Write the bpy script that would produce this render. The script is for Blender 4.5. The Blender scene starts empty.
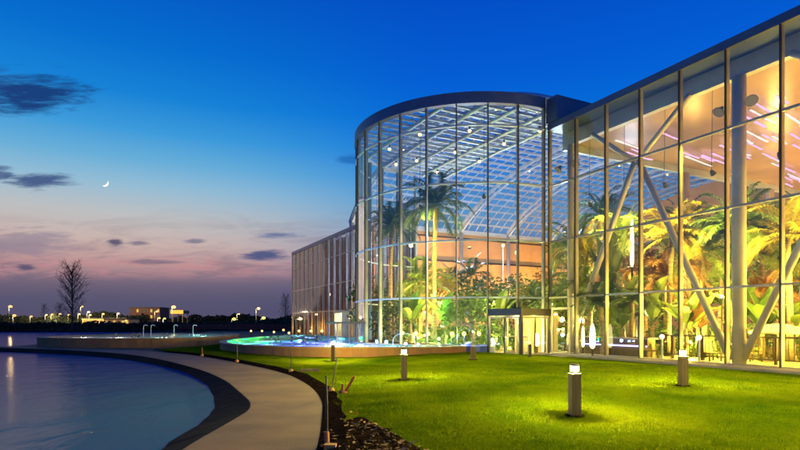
import bpy, bmesh, math, random
import numpy as np
from mathutils import Vector, Matrix, noise as mnoise
from mathutils.geometry import tessellate_polygon, delaunay_2d_cdt
R = math.radians
PI = math.pi
rnd = random.Random(7)
S = bpy.context.scene
C = S.collection

# ------------------------------------------------------------------ camera
FPX = 533.3            # focal length in photo pixels (24 mm on 36 mm, 800 px wide)
HZ = 323.0             # horizon row of the photograph
CAMH = 1.8
cam = bpy.data.cameras.new('camera'); camo = bpy.data.objects.new('camera', cam); C.objects.link(camo)
camo.location = (0, 0, CAMH); camo.rotation_euler = (R(90), 0, 0)
cam.lens = 24; cam.sensor_width = 36; cam.shift_y = (HZ - 225) / 800
cam.clip_start = 0.1; cam.clip_end = 9000
S.camera = camo

# ------------------------------------------------------------------ render settings
S.view_settings.view_transform = 'Standard'; S.view_settings.look = 'None'
S.view_settings.exposure = 0.0; S.view_settings.gamma = 1.0
try: S.view_settings.use_curve_mapping = False
except Exception: pass
cy = S.cycles
cy.use_denoising = True
try: cy.denoiser = 'OPENIMAGEDENOISE'
except Exception: pass
cy.max_bounces = 8; cy.diffuse_bounces = 3; cy.glossy_bounces = 3; cy.transmission_bounces = 4
cy.transparent_max_bounces = 40; cy.sample_clamp_indirect = 6.0
cy.caustics_reflective = False; cy.caustics_refractive = False

def lin(r, g, b):
    f = lambda c: (c/255/12.92 if c <= 10 else ((c/255+0.055)/1.055)**2.4)
    return (f(r), f(g), f(b), 1)

# ------------------------------------------------------------------ sky
W = bpy.data.worlds.new('World'); S.world = W; W.use_nodes = True
def build_sky():
    nt = W.node_tree; N = nt.nodes; L = nt.links; N.clear()
    out = N.new('ShaderNodeOutputWorld'); bg = N.new('ShaderNodeBackground'); L.new(bg.outputs[0], out.inputs[0])
    def M(op, a, b=None, c=None, clamp=False):
        n = N.new('ShaderNodeMath'); n.operation = op; n.use_clamp = clamp
        for i, v in enumerate((a, b, c)):
            if v is None: continue
            if isinstance(v, (int, float)): n.inputs[i].default_value = v
            else: L.new(v, n.inputs[i])
        return n.outputs[0]
    def smooth(v, lo, hi, to0=0.0, to1=1.0):
        n = N.new('ShaderNodeMapRange'); n.interpolation_type = 'SMOOTHSTEP'
        L.new(v, n.inputs[0]); n.inputs[1].default_value = lo; n.inputs[2].default_value = hi
        n.inputs[3].default_value = to0; n.inputs[4].default_value = to1
        return n.outputs[0]
    def mix(f, a, b, mode='MIX'):
        n = N.new('ShaderNodeMix'); n.data_type = 'RGBA'; n.blend_type = mode
        if isinstance(f, (int, float)): n.inputs[0].default_value = f
        else: L.new(f, n.inputs[0])
        for i, v in ((6, a), (7, b)):
            if isinstance(v, tuple): n.inputs[i].default_value = v
            else: L.new(v, n.inputs[i])
        return n.outputs[2]
    def ramp(v, stops):
        n = N.new('ShaderNodeValToRGB'); cr = n.color_ramp
        while len(cr.elements) < len(stops): cr.elements.new(0.5)
        for e, (p, c) in zip(cr.elements, stops): e.position = p; e.color = lin(*c)
        L.new(v, n.inputs[0]); return n.outputs[0]
    tc = N.new('ShaderNodeTexCoord'); sep = N.new('ShaderNodeSeparateXYZ'); L.new(tc.outputs['Generated'], sep.inputs[0])
    x, y, z = sep.outputs
    zp = M('MAXIMUM', z, 0.0)
    warm = ramp(zp, [(0.0, (104, 86, 100)), (0.018, (82, 78, 104)), (0.035, (84, 82, 110)), (0.07, (128, 108, 126)), (0.10, (190, 150, 150)), (0.135, (202, 178, 172)),
                     (0.18, (188, 190, 192)), (0.225, (148, 188, 212)), (0.265, (104, 174, 216)), (0.31, (58, 154, 218)), (0.36, (18, 130, 214)), (0.43, (0, 108, 206)), (0.52, (0, 86, 194)), (1.0, (0, 36, 116))])
    cool = ramp(zp, [(0.0, (52, 60, 100)), (0.05, (66, 78, 122)), (0.10, (92, 110, 156)), (0.15, (106, 142, 188)), (0.20, (84, 154, 206)), (0.25, (44, 140, 214)), (0.29, (14, 124, 217)),
                     (0.335, (0, 112, 217)), (0.41, (0, 94, 212)), (0.55, (0, 72, 194)), (1.0, (0, 34, 116))])
    hl = M('MAXIMUM', M('SQRT', M('ADD', M('MULTIPLY', x, x), M('MULTIPLY', y, y))), 0.001)
    dot = M('DIVIDE', M('ADD', M('MULTIPLY', x, -0.62), M('MULTIPLY', y, 0.785)), hl)
    az = smooth(dot, 0.72, 0.99)
    col = mix(az, cool, warm)
    # clouds live in sky directions: u = x/y and v = z/y for the half of the sky ahead
    yc = M('MAXIMUM', y, 0.06)
    u = M('DIVIDE', x, yc); v = M('DIVIDE', z, yc)
    cb = N.new('ShaderNodeCombineXYZ'); L.new(M('MULTIPLY', u, 5.0), cb.inputs[0]); L.new(M('MULTIPLY', v, 30.0), cb.inputs[1])
    def nz(scale, detail=5.0, rough=0.6, dist=0.0):
        n = N.new('ShaderNodeTexNoise'); n.inputs['Scale'].default_value = scale; n.inputs['Detail'].default_value = detail
        n.inputs['Roughness'].default_value = rough; n.inputs['Distortion'].default_value = dist
        L.new(cb.outputs[0], n.inputs['Vector']); return n.outputs['Fac']
    n1 = nz(1.1, 6, 0.62, 0.6); n2 = nz(3.0, 5, 0.65, 0.4)
    # streaky strata low over the horizon
    win = M('MULTIPLY', smooth(v, 0.012, 0.07), smooth(v, 0.24, 0.10))
    strat = M('MULTIPLY', smooth(n1, 0.44, 0.66), win)
    strat = M('MULTIPLY', strat, smooth(dot, 0.45, 0.9))
    col = mix(M('MULTIPLY', strat, 0.48), col, lin(104, 88, 116))
    # a pink lit underside band
    pk = M('MULTIPLY', M('MULTIPLY', smooth(v, 0.075, 0.098), smooth(v, 0.135, 0.105)), smooth(n2, 0.40, 0.60))
    pk = M('MULTIPLY', pk, smooth(dot, 0.80, 0.97))
    col = mix(M('MULTIPLY', pk, 0.6), col, lin(196, 140, 146))
    # big low bank of slate cloud
    bank = M('MULTIPLY', smooth(M('ADD', v, M('MULTIPLY', n1, 0.07)), 0.145, 0.075), smooth(u, 0.45, -0.1))
    col = mix(M('MULTIPLY', bank, 0.55), col, lin(80, 82, 114))
    def blob(px, py, rx, ry, colr, amt, e0=1.15, e1=0.25):
        nonlocal col
        du = M('DIVIDE', M('SUBTRACT', u, (px-400)/FPX), rx/FPX)
        dv = M('DIVIDE', M('SUBTRACT', v, (HZ-py)/FPX), ry/FPX)
        d = M('SQRT', M('ADD', M('MULTIPLY', du, du), M('MULTIPLY', dv, dv)))
        d = M('ADD', d, M('MULTIPLY', M('SUBTRACT', n2, 0.5), 2.1))
        d = M('ADD', d, M('MULTIPLY', M('SUBTRACT', n1, 0.5), 1.6))
        col = mix(M('MULTIPLY', smooth(d, e0, e1), amt), col, lin(*colr))
    blob(34, 95, 54, 19, (18, 54, 116), 0.95, 1.3, 0.3)
    blob(-20, 84, 50, 20, (24, 62, 124), 0.75, 1.3, 0.1)
    blob(38, 182, 34, 8, (52, 76, 128), 0.9)
    blob(0, 174, 14, 9, (52, 76, 128), 0.8)
    blob(115, 243, 9, 5, (78, 76, 110), 0.9)
    blob(138, 243, 11, 3, (96, 92, 124), 0.7)
    blob(26, 267, 12, 4, (74, 74, 110), 0.85)
    blob(194, 241, 13, 3, (92, 98, 134), 0.7)
    blob(264, 255, 26, 6, (58, 76, 128), 0.9)
    blob(277, 235, 24, 3.5, (84, 104, 152), 0.8)
    blob(150, 262, 36, 3, (110, 96, 122), 0.7)
    blob(352, 160, 16, 6, (10, 86, 170), 0.6)
    blob(20, 245, 60, 16, (116, 110, 142), 0.55)
    sky = N.new('ShaderNodeTexSky'); sky.sky_type = 'NISHITA'; sky.sun_disc = False
    sky.sun_elevation = R(-3.5); sky.sun_rotation = R(-40)
    # real twilight scattering, faint, under the dusk gradient
    cm = N.new('ShaderNodeMix'); cm.data_type = 'RGBA'; cm.blend_type = 'ADD'; cm.inputs[0].default_value = 0.03
    L.new(col, cm.inputs[6]); L.new(sky.outputs[0], cm.inputs[7])
    L.new(cm.outputs[2], bg.inputs[0]); bg.inputs[1].default_value = 1.0
build_sky()
sl = bpy.data.lights.new('afterglow', 'SUN'); sl.energy = 0.06; sl.angle = R(15); sl.color = (1.0, 0.72, 0.6)
so = bpy.data.objects.new('afterglow', sl); C.objects.link(so)
so.rotation_euler = Vector((0.62, -0.785, -0.10)).to_track_quat('-Z', 'Y').to_euler()

# ------------------------------------------------------------------ helpers
class MB:
    def __init__(s): s.v = []; s.f = []; s.u = []
    def add(s, vs, fs):
        n = len(s.v); s.v += [tuple(p) for p in vs]; s.f += [tuple(i+n for i in f) for f in fs]; return s
    def box8(s, p):   # p: 4 bottom (ccw) + 4 top
        return s.add(p, [(3,2,1,0),(4,5,6,7),(0,1,5,4),(1,2,6,5),(2,3,7,6),(3,0,4,7)])
    def box(s, x0, x1, y0, y1, z0, z1):
        return s.box8([(x0,y0,z0),(x1,y0,z0),(x1,y1,z0),(x0,y1,z0),(x0,y0,z1),(x1,y0,z1),(x1,y1,z1),(x0,y1,z1)])
    def fbox(s, t0, t1, s0, s1, z0, z1):   # box in facade coordinates
        return s.box8([F(t0,s0,z0),F(t0,s1,z0),F(t1,s1,z0),F(t1,s0,z0),F(t0,s0,z1),F(t0,s1,z1),F(t1,s1,z1),F(t1,s0,z1)])
    def bar(s, a, b, w, h, up=(0,0,1)):   # rectangular bar from a to b
        a = Vector(a); b = Vector(b); d = (b-a).normalized(); up = Vector(up)
        sx = d.cross(up)
        if sx.length < 1e-4: sx = d.cross(Vector((1,0,0)))
        sx.normalize(); uz = sx.cross(d)
        o = [sx*-w/2+uz*-h/2, sx*w/2+uz*-h/2, sx*w/2+uz*h/2, sx*-w/2+uz*h/2]
        n = len(s.v); s.v += [tuple(a+q) for q in o] + [tuple(b+q) for q in o]
        s.f += [tuple(i+n for i in f) for f in [(0,1,2,3),(7,6,5,4),(0,4,5,1),(1,5,6,2),(2,6,7,3),(3,7,4,0)]]
        return s
    def tube(s, pts, rad, n=8, cap=True):
        pts = [Vector(p) for p in pts]; m = len(pts)
        rr = rad if isinstance(rad, (list, tuple)) else [rad]*m
        base = len(s.v); ref = None
        for i, p in enumerate(pts):
            d = (pts[min(i+1,m-1)] - pts[max(i-1,0)]).normalized()
            if ref is None: ref = d.orthogonal().normalized()
            else:
                ref = ref - d*ref.dot(d)
                ref = ref.normalized() if ref.length > 1e-5 else d.orthogonal().normalized()
            bb = d.cross(ref)
            for k in range(n):
                a = 2*PI*k/n; s.v.append(tuple(p + (ref*math.cos(a)+bb*math.sin(a))*rr[i]))
        for i in range(m-1):
            for k in range(n):
                k2 = (k+1) % n
                s.f.append((base+i*n+k, base+i*n+k2, base+(i+1)*n+k2, base+(i+1)*n+k))
        if cap:
            s.f.append(tuple(base+k for k in range(n))[::-1]); s.f.append(tuple(base+(m-1)*n+k for k in range(n)))
        return s
    def lathe(s, prof, n=16, c=(0,0,0)):
        b = len(s.v)
        for (r, z) in prof:
            for k in range(n):
                a = 2*PI*k/n; s.v.append((c[0]+r*math.cos(a), c[1]+r*math.sin(a), c[2]+z))
        for i in range(len(prof)-1):
            for k in range(n):
                k2 = (k+1)%n; s.f.append((b+i*n+k, b+i*n+k2, b+(i+1)*n+k2, b+(i+1)*n+k))
        s.f.append(tuple(b+k for k in range(n))[::-1]); s.f.append(tuple(b+(len(prof)-1)*n+k for k in range(n)))
        return s
    def ball(s, c, r, n=10, m=7, sc=(1,1,1)):
        prof = [(max(r*math.sin(PI*i/m), 1e-3), -r*math.cos(PI*i/m)) for i in range(m+1)]
        b = len(s.v)
        for (q, z) in prof:
            for k in range(n):
                a = 2*PI*k/n; s.v.append((c[0]+q*math.cos(a)*sc[0], c[1]+q*math.sin(a)*sc[1], c[2]+z*sc[2]))
        for i in range(m):
            for k in range(n):
                k2 = (k+1)%n; s.f.append((b+i*n+k, b+i*n+k2, b+(i+1)*n+k2, b+(i+1)*n+k))
        return s
    def poly(s, pts):      # flat or sloped polygon, tessellated
        vs = [Vector(p) for p in pts]
        for tri in tessellate_polygon([vs]):
            a, b, c = (vs[i] for i in tri)
            t = tri if (b-a).cross(c-a).z >= 0 else tri[::-1]
            s.add([vs[i] for i in t], [(0,1,2)])
        return s
    def prism(s, pts, z0, z1):
        n = len(pts); bot = [(p[0],p[1],z0) for p in pts]; top = [(p[0],p[1],z1) for p in pts]
        ar = sum(pts[i][0]*pts[(i+1)%n][1]-pts[(i+1)%n][0]*pts[i][1] for i in range(n))
        fs = []
        for i in range(n):
            j = (i+1)%n
            fs.append((i, j, n+j, n+i) if ar > 0 else (j, i, n+i, n+j))
        s.add(bot+top, fs); s.poly(top); return s
    def ring(s, outer, inner, z0, z1):  # wall ring with coping between two outlines of equal length
        n = len(outer); P = [(*p, z0) for p in outer]+[(*p, z1) for p in outer]+[(*p, z1) for p in inner]+[(*p, z0) for p in inner]
        fs = []
        for i in range(n):
            j = (i+1)%n
            fs += [(i,j,n+j,n+i),(n+i,n+j,2*n+j,2*n+i),(2*n+i,2*n+j,3*n+j,3*n+i)]
        s.add(P, fs); return s
    def build(s, name, m, parent=None, smooth=False, loc=None):
        me = bpy.data.meshes.new(name)
        off = Vector(loc) if loc is not None else (wloc(parent) if parent is not None else Vector((0,0,0)))
        me.from_pydata([tuple(Vector(p)-off) for p in s.v], [], s.f)
        me.materials.append(m)
        if smooth:
            for p in me.polygons: p.use_smooth = True
        me.update()
        o = bpy.data.objects.new(name, me); C.objects.link(o)
        if parent is not None: o.parent = parent
        elif loc is not None: o.location = loc
        if parent is not None and loc is not None: o.location = Vector(loc) - wloc(parent)
        return o
def wloc(o):
    p = Vector((0,0,0))
    while o is not None: p += o.location; o = o.parent
    return p
def tag(o, label=None, cat=None, group=None, kind=None):
    if label: o['label'] = label
    if cat: o['category'] = cat
    if group: o['group'] = group
    if kind: o['kind'] = kind
    return o
def thing(name, label, cat, loc=(0,0,0), group=None):
    o = bpy.data.objects.new(name, None); C.objects.link(o); o.location = loc
    return tag(o, label, cat, group)
def copy_tree(o, parent=None):
    c = o.copy(); C.objects.link(c)
    if parent is not None: c.parent = parent
    for ch in list(o.children): copy_tree(ch, c)
    return c
def at(px, Y, z=0.0): return Vector(((px-400)/FPX*Y, Y, z))
def light(name, loc, power, col, parent, r=0.12):
    d = bpy.data.lights.new(name, 'POINT'); d.energy = power; d.color = col; d.shadow_soft_size = r
    o = bpy.data.objects.new(name, d); C.objects.link(o); o.parent = parent; o.location = Vector(loc) - wloc(parent); return o
def chaikin(p, n=2, closed=False):
    for _ in range(n):
        q = []
        m = len(p)
        if not closed: q.append(p[0])
        for i in range(m if closed else m-1):
            a, b = p[i], p[(i+1)%m]
            q += [tuple(a[k]*.75+b[k]*.25 for k in range(len(a))), tuple(a[k]*.25+b[k]*.75 for k in range(len(a)))]
        if not closed: q.append(p[-1])
        p = q
    return p
# facade frame: t runs away from the viewer along the long glass front, s runs into the building
P0 = Vector((14.56, 19.4)); WV = Vector((-.4519, .8921)); UV = Vector((.8921, .4519))
def F(t, s, z=0.0):
    p = P0 + WV*t + UV*s; return Vector((p.x, p.y, z))

# ------------------------------------------------------------------ materials
def newmat(name):
    m = bpy.data.materials.new(name); m.use_nodes = True; nt = m.node_tree; nt.nodes.clear()
    o = nt.nodes.new('ShaderNodeOutputMaterial'); return m, nt, o
def mat(name, a, b=None, rough=0.6, metal=0.0, scale=4.0, bump=0.0, bscale=None, detail=6.0, stretch=None, spec=0.5, contrast=(0.35,0.65), rvar=0.1, transl=0.0):
    m, nt, out = newmat(name); N = nt.nodes; L = nt.links
    p = N.new('ShaderNodeBsdfPrincipled')
    p.inputs['Metallic'].default_value = metal; p.inputs['Specular IOR Level'].default_value = spec
    tc = N.new('ShaderNodeTexCoord'); mp = N.new('ShaderNodeMapping'); L.new(tc.outputs['Object'], mp.inputs[0])
    if stretch: mp.inputs['Scale'].default_value = stretch
    n = N.new('ShaderNodeTexNoise'); n.inputs['Scale'].default_value = scale; n.inputs['Detail'].default_value = detail; L.new(mp.outputs[0], n.inputs['Vector'])
    cr = N.new('ShaderNodeValToRGB'); cr.color_ramp.elements[0].position = contrast[0]; cr.color_ramp.elements[1].position = contrast[1]
    b = b or tuple(c*0.75 for c in a)
    cr.color_ramp.elements[0].color = (*b, 1); cr.color_ramp.elements[1].color = (*a, 1)
    L.new(n.outputs['Fac'], cr.inputs[0]); L.new(cr.outputs[0], p.inputs['Base Color'])
    mr = N.new('ShaderNodeMapRange'); mr.inputs[3].default_value = max(rough-rvar, 0.02); mr.inputs[4].default_value = min(rough+rvar, 1)
    L.new(n.outputs['Fac'], mr.inputs[0]); L.new(mr.outputs[0], p.inputs['Roughness'])
    if bump:
        n2 = N.new('ShaderNodeTexNoise'); n2.inputs['Scale'].default_value = bscale or scale*6; n2.inputs['Detail'].default_value = 4; L.new(mp.outputs[0], n2.inputs['Vector'])
        bp = N.new('ShaderNodeBump'); bp.inputs['Strength'].default_value = bump; bp.inputs['Distance'].default_value = 0.02
        L.new(n2.outputs['Fac'], bp.inputs['Height']); L.new(bp.outputs[0], p.inputs['Normal'])
    if transl:
        t = N.new('ShaderNodeBsdfTranslucent'); L.new(cr.outputs[0], t.inputs[0])
        mx = N.new('ShaderNodeMixShader'); mx.inputs[0].default_value = transl
        L.new(p.outputs[0], mx.inputs[1]); L.new(t.outputs[0], mx.inputs[2]); L.new(mx.outputs[0], out.inputs[0])
    else: L.new(p.outputs[0], out.inputs[0])
    return m
def emit(name, col, st):
    m, nt, out = newmat(name); e = nt.nodes.new('ShaderNodeEmission'); e.inputs[0].default_value = (*col, 1); e.inputs[1].default_value = st
    nt.links.new(e.outputs[0], out.inputs[0]); return m
def glow(name, col, st):
    m, nt, out = newmat(name); e = nt.nodes.new('ShaderNodeEmission'); e.inputs[0].default_value = (*col, 1); e.inputs[1].default_value = st
    t = nt.nodes.new('ShaderNodeBsdfTransparent'); a = nt.nodes.new('ShaderNodeAddShader')
    nt.links.new(e.outputs[0], a.inputs[0]); nt.links.new(t.outputs[0], a.inputs[1]); nt.links.new(a.outputs[0], out.inputs[0]); return m
def glassmat(name, tint=(.93,.96,.97), f0=0.07, rough=0.0, wav=0.0, scatter=0.0, gm=1.0):
    m, nt, out = newmat(name); N = nt.nodes; L = nt.links
    tr = N.new('ShaderNodeBsdfTransparent'); tr.inputs[0].default_value = (*tint, 1)
    gl = N.new('ShaderNodeBsdfGlossy'); gl.inputs['Roughness'].default_value = rough; gl.inputs[0].default_value = (.95,.97,1,1)
    lw = N.new('ShaderNodeLayerWeight'); lw.inputs[0].default_value = 0.5
    pw = N.new('ShaderNodeMath'); pw.operation = 'POWER'; pw.inputs[1].default_value = 4.2; L.new(lw.outputs['Facing'], pw.inputs[0])
    ma = N.new('ShaderNodeMath'); ma.operation = 'MULTIPLY_ADD'; ma.inputs[1].default_value = (1-f0)*gm; ma.inputs[2].default_value = f0*gm; L.new(pw.outputs[0], ma.inputs[0])
    if wav:
        tc = N.new('ShaderNodeTexCoord'); n = N.new('ShaderNodeTexNoise'); n.inputs['Scale'].default_value = 0.6; n.inputs['Detail'].default_value = 1
        L.new(tc.outputs['Object'], n.inputs['Vector'])
        bp = N.new('ShaderNodeBump'); bp.inputs['Strength'].default_value = wav; bp.inputs['Distance'].default_value = 0.02
        L.new(n.outputs['Fac'], bp.inputs['Height']); L.new(bp.outputs[0], gl.inputs['Normal'])
    base = tr
    if scatter:
        df = N.new('ShaderNodeBsdfTranslucent'); df.inputs[0].default_value = (.75,.85,.9,1); d2 = N.new('ShaderNodeBsdfDiffuse'); d2.inputs[0].default_value = (.55,.72,.8,1)
        m1 = N.new('ShaderNodeMixShader'); m1.inputs[0].default_value = .5; L.new(df.outputs[0], m1.inputs[1]); L.new(d2.outputs[0], m1.inputs[2])
        base = N.new('ShaderNodeMixShader'); base.inputs[0].default_value = scatter; L.new(tr.outputs[0], base.inputs[1]); L.new(m1.outputs[0], base.inputs[2])
    mx = N.new('ShaderNodeMixShader'); L.new(ma.outputs[0], mx.inputs[0]); L.new(base.outputs[0], mx.inputs[1]); L.new(gl.outputs[0], mx.inputs[2])
    L.new(mx.outputs[0], out.inputs[0]); return m
def watermat(name, base, gloss, rough, bstr, bscale, clear=0.0, stretch=(1,1,1), dist=0.06):
    m, nt, out = newmat(name); N = nt.nodes; L = nt.links
    tc = N.new('ShaderNodeTexCoord'); mp = N.new('ShaderNodeMapping'); mp.inputs['Scale'].default_value = stretch; L.new(tc.outputs['Object'], mp.inputs[0])
    n = N.new('ShaderNodeTexNoise'); n.inputs['Scale'].default_value = bscale; n.inputs['Detail'].default_value = 5; n.inputs['Roughness'].default_value = .6; n.inputs['Distortion'].default_value = .8
    L.new(mp.outputs[0], n.inputs['Vector'])
    bp = N.new('ShaderNodeBump'); bp.inputs['Strength'].default_value = bstr; bp.inputs['Distance'].default_value = dist; L.new(n.outputs['Fac'], bp.inputs['Height'])
    if clear:
        a = N.new('ShaderNodeBsdfTransparent'); a.inputs[0].default_value = (*base, 1)
        if clear < 1:
            t = N.new('ShaderNodeBsdfTranslucent'); t.inputs[0].default_value = (.85,.92,.95,1); k = N.new('ShaderNodeMixShader'); k.inputs[0].default_value = 1-clear
            L.new(a.outputs[0], k.inputs[1]); L.new(t.outputs[0], k.inputs[2]); a = k
    else:
        a = N.new('ShaderNodeBsdfDiffuse'); a.inputs[0].default_value = (*base, 1); L.new(bp.outputs[0], a.inputs['Normal'])
    g = N.new('ShaderNodeBsdfGlossy'); g.inputs['Roughness'].default_value = rough; L.new(bp.outputs[0], g.inputs['Normal'])
    mx = N.new('ShaderNodeMixShader'); mx.inputs[0].default_value = gloss
    L.new(a.outputs[0], mx.inputs[1]); L.new(g.outputs[0], mx.inputs[2]); L.new(mx.outputs[0], out.inputs[0]); return m

M = dict(
    ground = mat('earth', (.035,.04,.022), (.02,.022,.015), .95, scale=.4, bump=.5),
    path = mat('path_concrete', (.175,.105,.075), (.11,.066,.052), .85, scale=.9, bump=.4, bscale=45, contrast=(.36,.62), detail=12),
    liner = mat('pond_liner', (.008,.007,.008), (.003,.003,.003), .85, scale=2.5, bump=1.0, bscale=5, spec=.06),
    soil = mat('soil', (.024,.015,.010), (.008,.005,.004), .95, scale=6, bump=1.0, bscale=30, spec=0),
    alu = mat('grey_aluminium', (.36,.35,.34), (.28,.275,.27), .42, .55, scale=2, rvar=.06),
    fascia = mat('blue_grey_cladding', (.07,.10,.20), (.06,.085,.17), .45, .3, scale=.8, rvar=.05),
    bronze = mat('bronze_aluminium', (.10,.085,.075), (.075,.065,.06), .45, .4, scale=2), white_steel = mat('white_painted_steel', (.44,.54,.68), (.34,.43,.56), .45, 0, scale=1.2),
    cream_steel = mat('cream_painted_steel', (.52,.48,.40), (.44,.40,.34), .5, 0, scale=1.2),
    plaster = mat('ochre_plaster', (.64,.37,.15), (.54,.30,.12), .8, 0, scale=.5, bump=.1),
    ceil = mat('ceiling_panel', (.50,.34,.22), (.36,.24,.17), .24, 0, scale=.35, stretch=(1,1,1), rvar=.10, bump=.5, bscale=.9, spec=.9),
    tile = mat('stone_floor', (.42,.36,.28), (.33,.28,.22), .35, 0, scale=1.5),
    paver = mat('grey_paving', (.26,.24,.25), (.19,.18,.19), .8, 0, scale=3, bump=.2),
    stone = None, 
    glass = glassmat('facade_glass', f0=.075, wav=.03), roofglass = glassmat('roof_glass', (.80,.92,1.0), .03, scatter=.04), wingglass = glassmat('wing_glass', (.74,.70,.76), .04, .03, .04, gm=.42), clearroof = glassmat('clear_roof_glass', (.95,.98,1), .03, gm=.12),
    bark = mat('grey_bark', (.10,.075,.055), (.05,.036,.026), .9, scale=5, bump=.7, stretch=(1,1,.3)),
    palmtrunk = mat('palm_trunk', (.32,.25,.16), (.18,.13,.08), .85, scale=3, bump=.8, stretch=(1,1,6)),
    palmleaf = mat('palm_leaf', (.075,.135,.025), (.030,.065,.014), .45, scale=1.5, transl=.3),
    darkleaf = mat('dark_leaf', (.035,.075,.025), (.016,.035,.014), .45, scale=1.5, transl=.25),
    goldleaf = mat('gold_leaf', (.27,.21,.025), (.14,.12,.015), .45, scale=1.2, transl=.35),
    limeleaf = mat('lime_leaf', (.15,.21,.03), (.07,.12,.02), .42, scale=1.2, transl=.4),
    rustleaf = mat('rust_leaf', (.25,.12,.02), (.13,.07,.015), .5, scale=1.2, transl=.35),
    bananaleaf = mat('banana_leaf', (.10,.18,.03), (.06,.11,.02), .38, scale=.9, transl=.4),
    wood = mat('weathered_wood', (.115,.082,.045), (.062,.043,.026), .75, scale=2, stretch=(8,8,1), bump=.3),
    darkmetal = mat('dark_metal', (.035,.035,.038), (.025,.025,.028), .5, .3, scale=4),
    blackhair = mat('dark_hair', (.012,.010,.010), (.008,.007,.007), .5, scale=20),
    skin = mat('skin', (.10,.060,.042), (.08,.045,.03), .5, scale=8),
    redpaint = mat('red_paint', (.24,.025,.018), (.13,.016,.012), .6, scale=6),
    ochre = mat('ochre_clay', (.40,.22,.07), (.28,.13,.05), .8, scale=8, bump=.3),
    terracotta = mat('terracotta', (.38,.14,.07), (.26,.09,.05), .75, scale=8, bump=.3),
    brick = mat('red_brick', (.18,.075,.055), (.12,.05,.04), .9, scale=.6),
    darkwall = mat('dark_render', (.06,.055,.055), (.04,.038,.04), .8, scale=.4),
    blind = mat('pale_blind', (.17,.13,.14), (.085,.065,.075), .8, scale=1.5),
    hedge = mat('hedge_leaf', (.022,.032,.012), (.012,.018,.008), .8, scale=.8),
    pooltile = mat('pool_tile', (.62,.68,.70), (.52,.60,.63), .4, scale=2),
    lake = watermat('lake_water', (.022,.100,.215), .065, .12, 1.0, .55, 0, (1,.55,1)),
    poolwater = watermat('pool_water', (.90,.97,.98), .10, .15, .7, 3.0, .74),
    palewater = watermat('pale_pool_water', (.25,.34,.36), .5, .15, .5, 2.0),
    dimlens = glow('dim_lens', (1,.8,.4), .05), lampwarm = glow('lamp_warm', (1,.72,.30), 5), bollardglow = glow('bollard_glow', (1,.84,.36), 6), streetwhite = glow('street_white', (1,.62,.22), 1.5),
    streetorange = glow('street_orange', (1,.40,.07), 1.4), streetgreen = glow('street_yellowgreen', (.90,.80,.10), 1.8), signorange = emit('sign_orange', (1,.40,.05), 1.8),
    winlit = emit('lit_window', (1,.58,.12), .9), moon = emit('moonlight', (1,.93,.8), 1.6), streakpink = emit('streak_pink', (1,.50,.82), 1.35), streakwhite = emit('streak_white', (1,.76,.66), 1.5),  # pink and white emitters stand in for ceiling reflections
    tubeglow = glow('tube_glow', (1,.86,.35), 4), doorlight = emit('door_light', (1,.8,.35), 5), spot = glow('spot_glow', (1,.60,.18), 1.8),
)
def stone_mat():
    m, nt, out = newmat('stone_cladding'); N = nt.nodes; L = nt.links
    p = N.new('ShaderNodeBsdfPrincipled'); p.inputs['Roughness'].default_value = .8
    geo = N.new('ShaderNodeTexCoord'); sep = N.new('ShaderNodeSeparateXYZ'); L.new(geo.outputs['Object'], sep.inputs[0])
    ad = N.new('ShaderNodeMath'); ad.operation = 'ADD'; L.new(sep.outputs[0], ad.inputs[0]); L.new(sep.outputs[1], ad.inputs[1])
    cb = N.new('ShaderNodeCombineXYZ'); L.new(ad.outputs[0], cb.inputs[0]); L.new(sep.outputs[2], cb.inputs[1])
    br = N.new('ShaderNodeTexBrick'); br.inputs['Scale'].default_value = 1; br.inputs['Brick Width'].default_value = .45; br.inputs['Row Height'].default_value = .9; br.inputs['Mortar Size'].default_value = .006
    br.inputs['Color1'].default_value = (.33,.175,.08,1); br.inputs['Color2'].default_value = (.28,.15,.07,1); br.inputs['Mortar'].default_value = (.17,.105,.06,1)
    L.new(cb.outputs[0], br.inputs['Vector'])
    n = N.new('ShaderNodeTexNoise'); n.inputs['Scale'].default_value = 3; n.inputs['Detail'].default_value = 6; L.new(geo.outputs['Object'], n.inputs['Vector'])
    mx = N.new('ShaderNodeMix'); mx.data_type = 'RGBA'; mx.blend_type = 'MULTIPLY'; mx.inputs[0].default_value = .6; L.new(br.outputs['Color'], mx.inputs[6]); L.new(n.outputs['Color'], mx.inputs[7])
    L.new(mx.outputs[2], p.inputs['Base Color']); L.new(p.outputs[0], out.inputs[0]); return m
M['stone'] = stone_mat()
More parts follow.
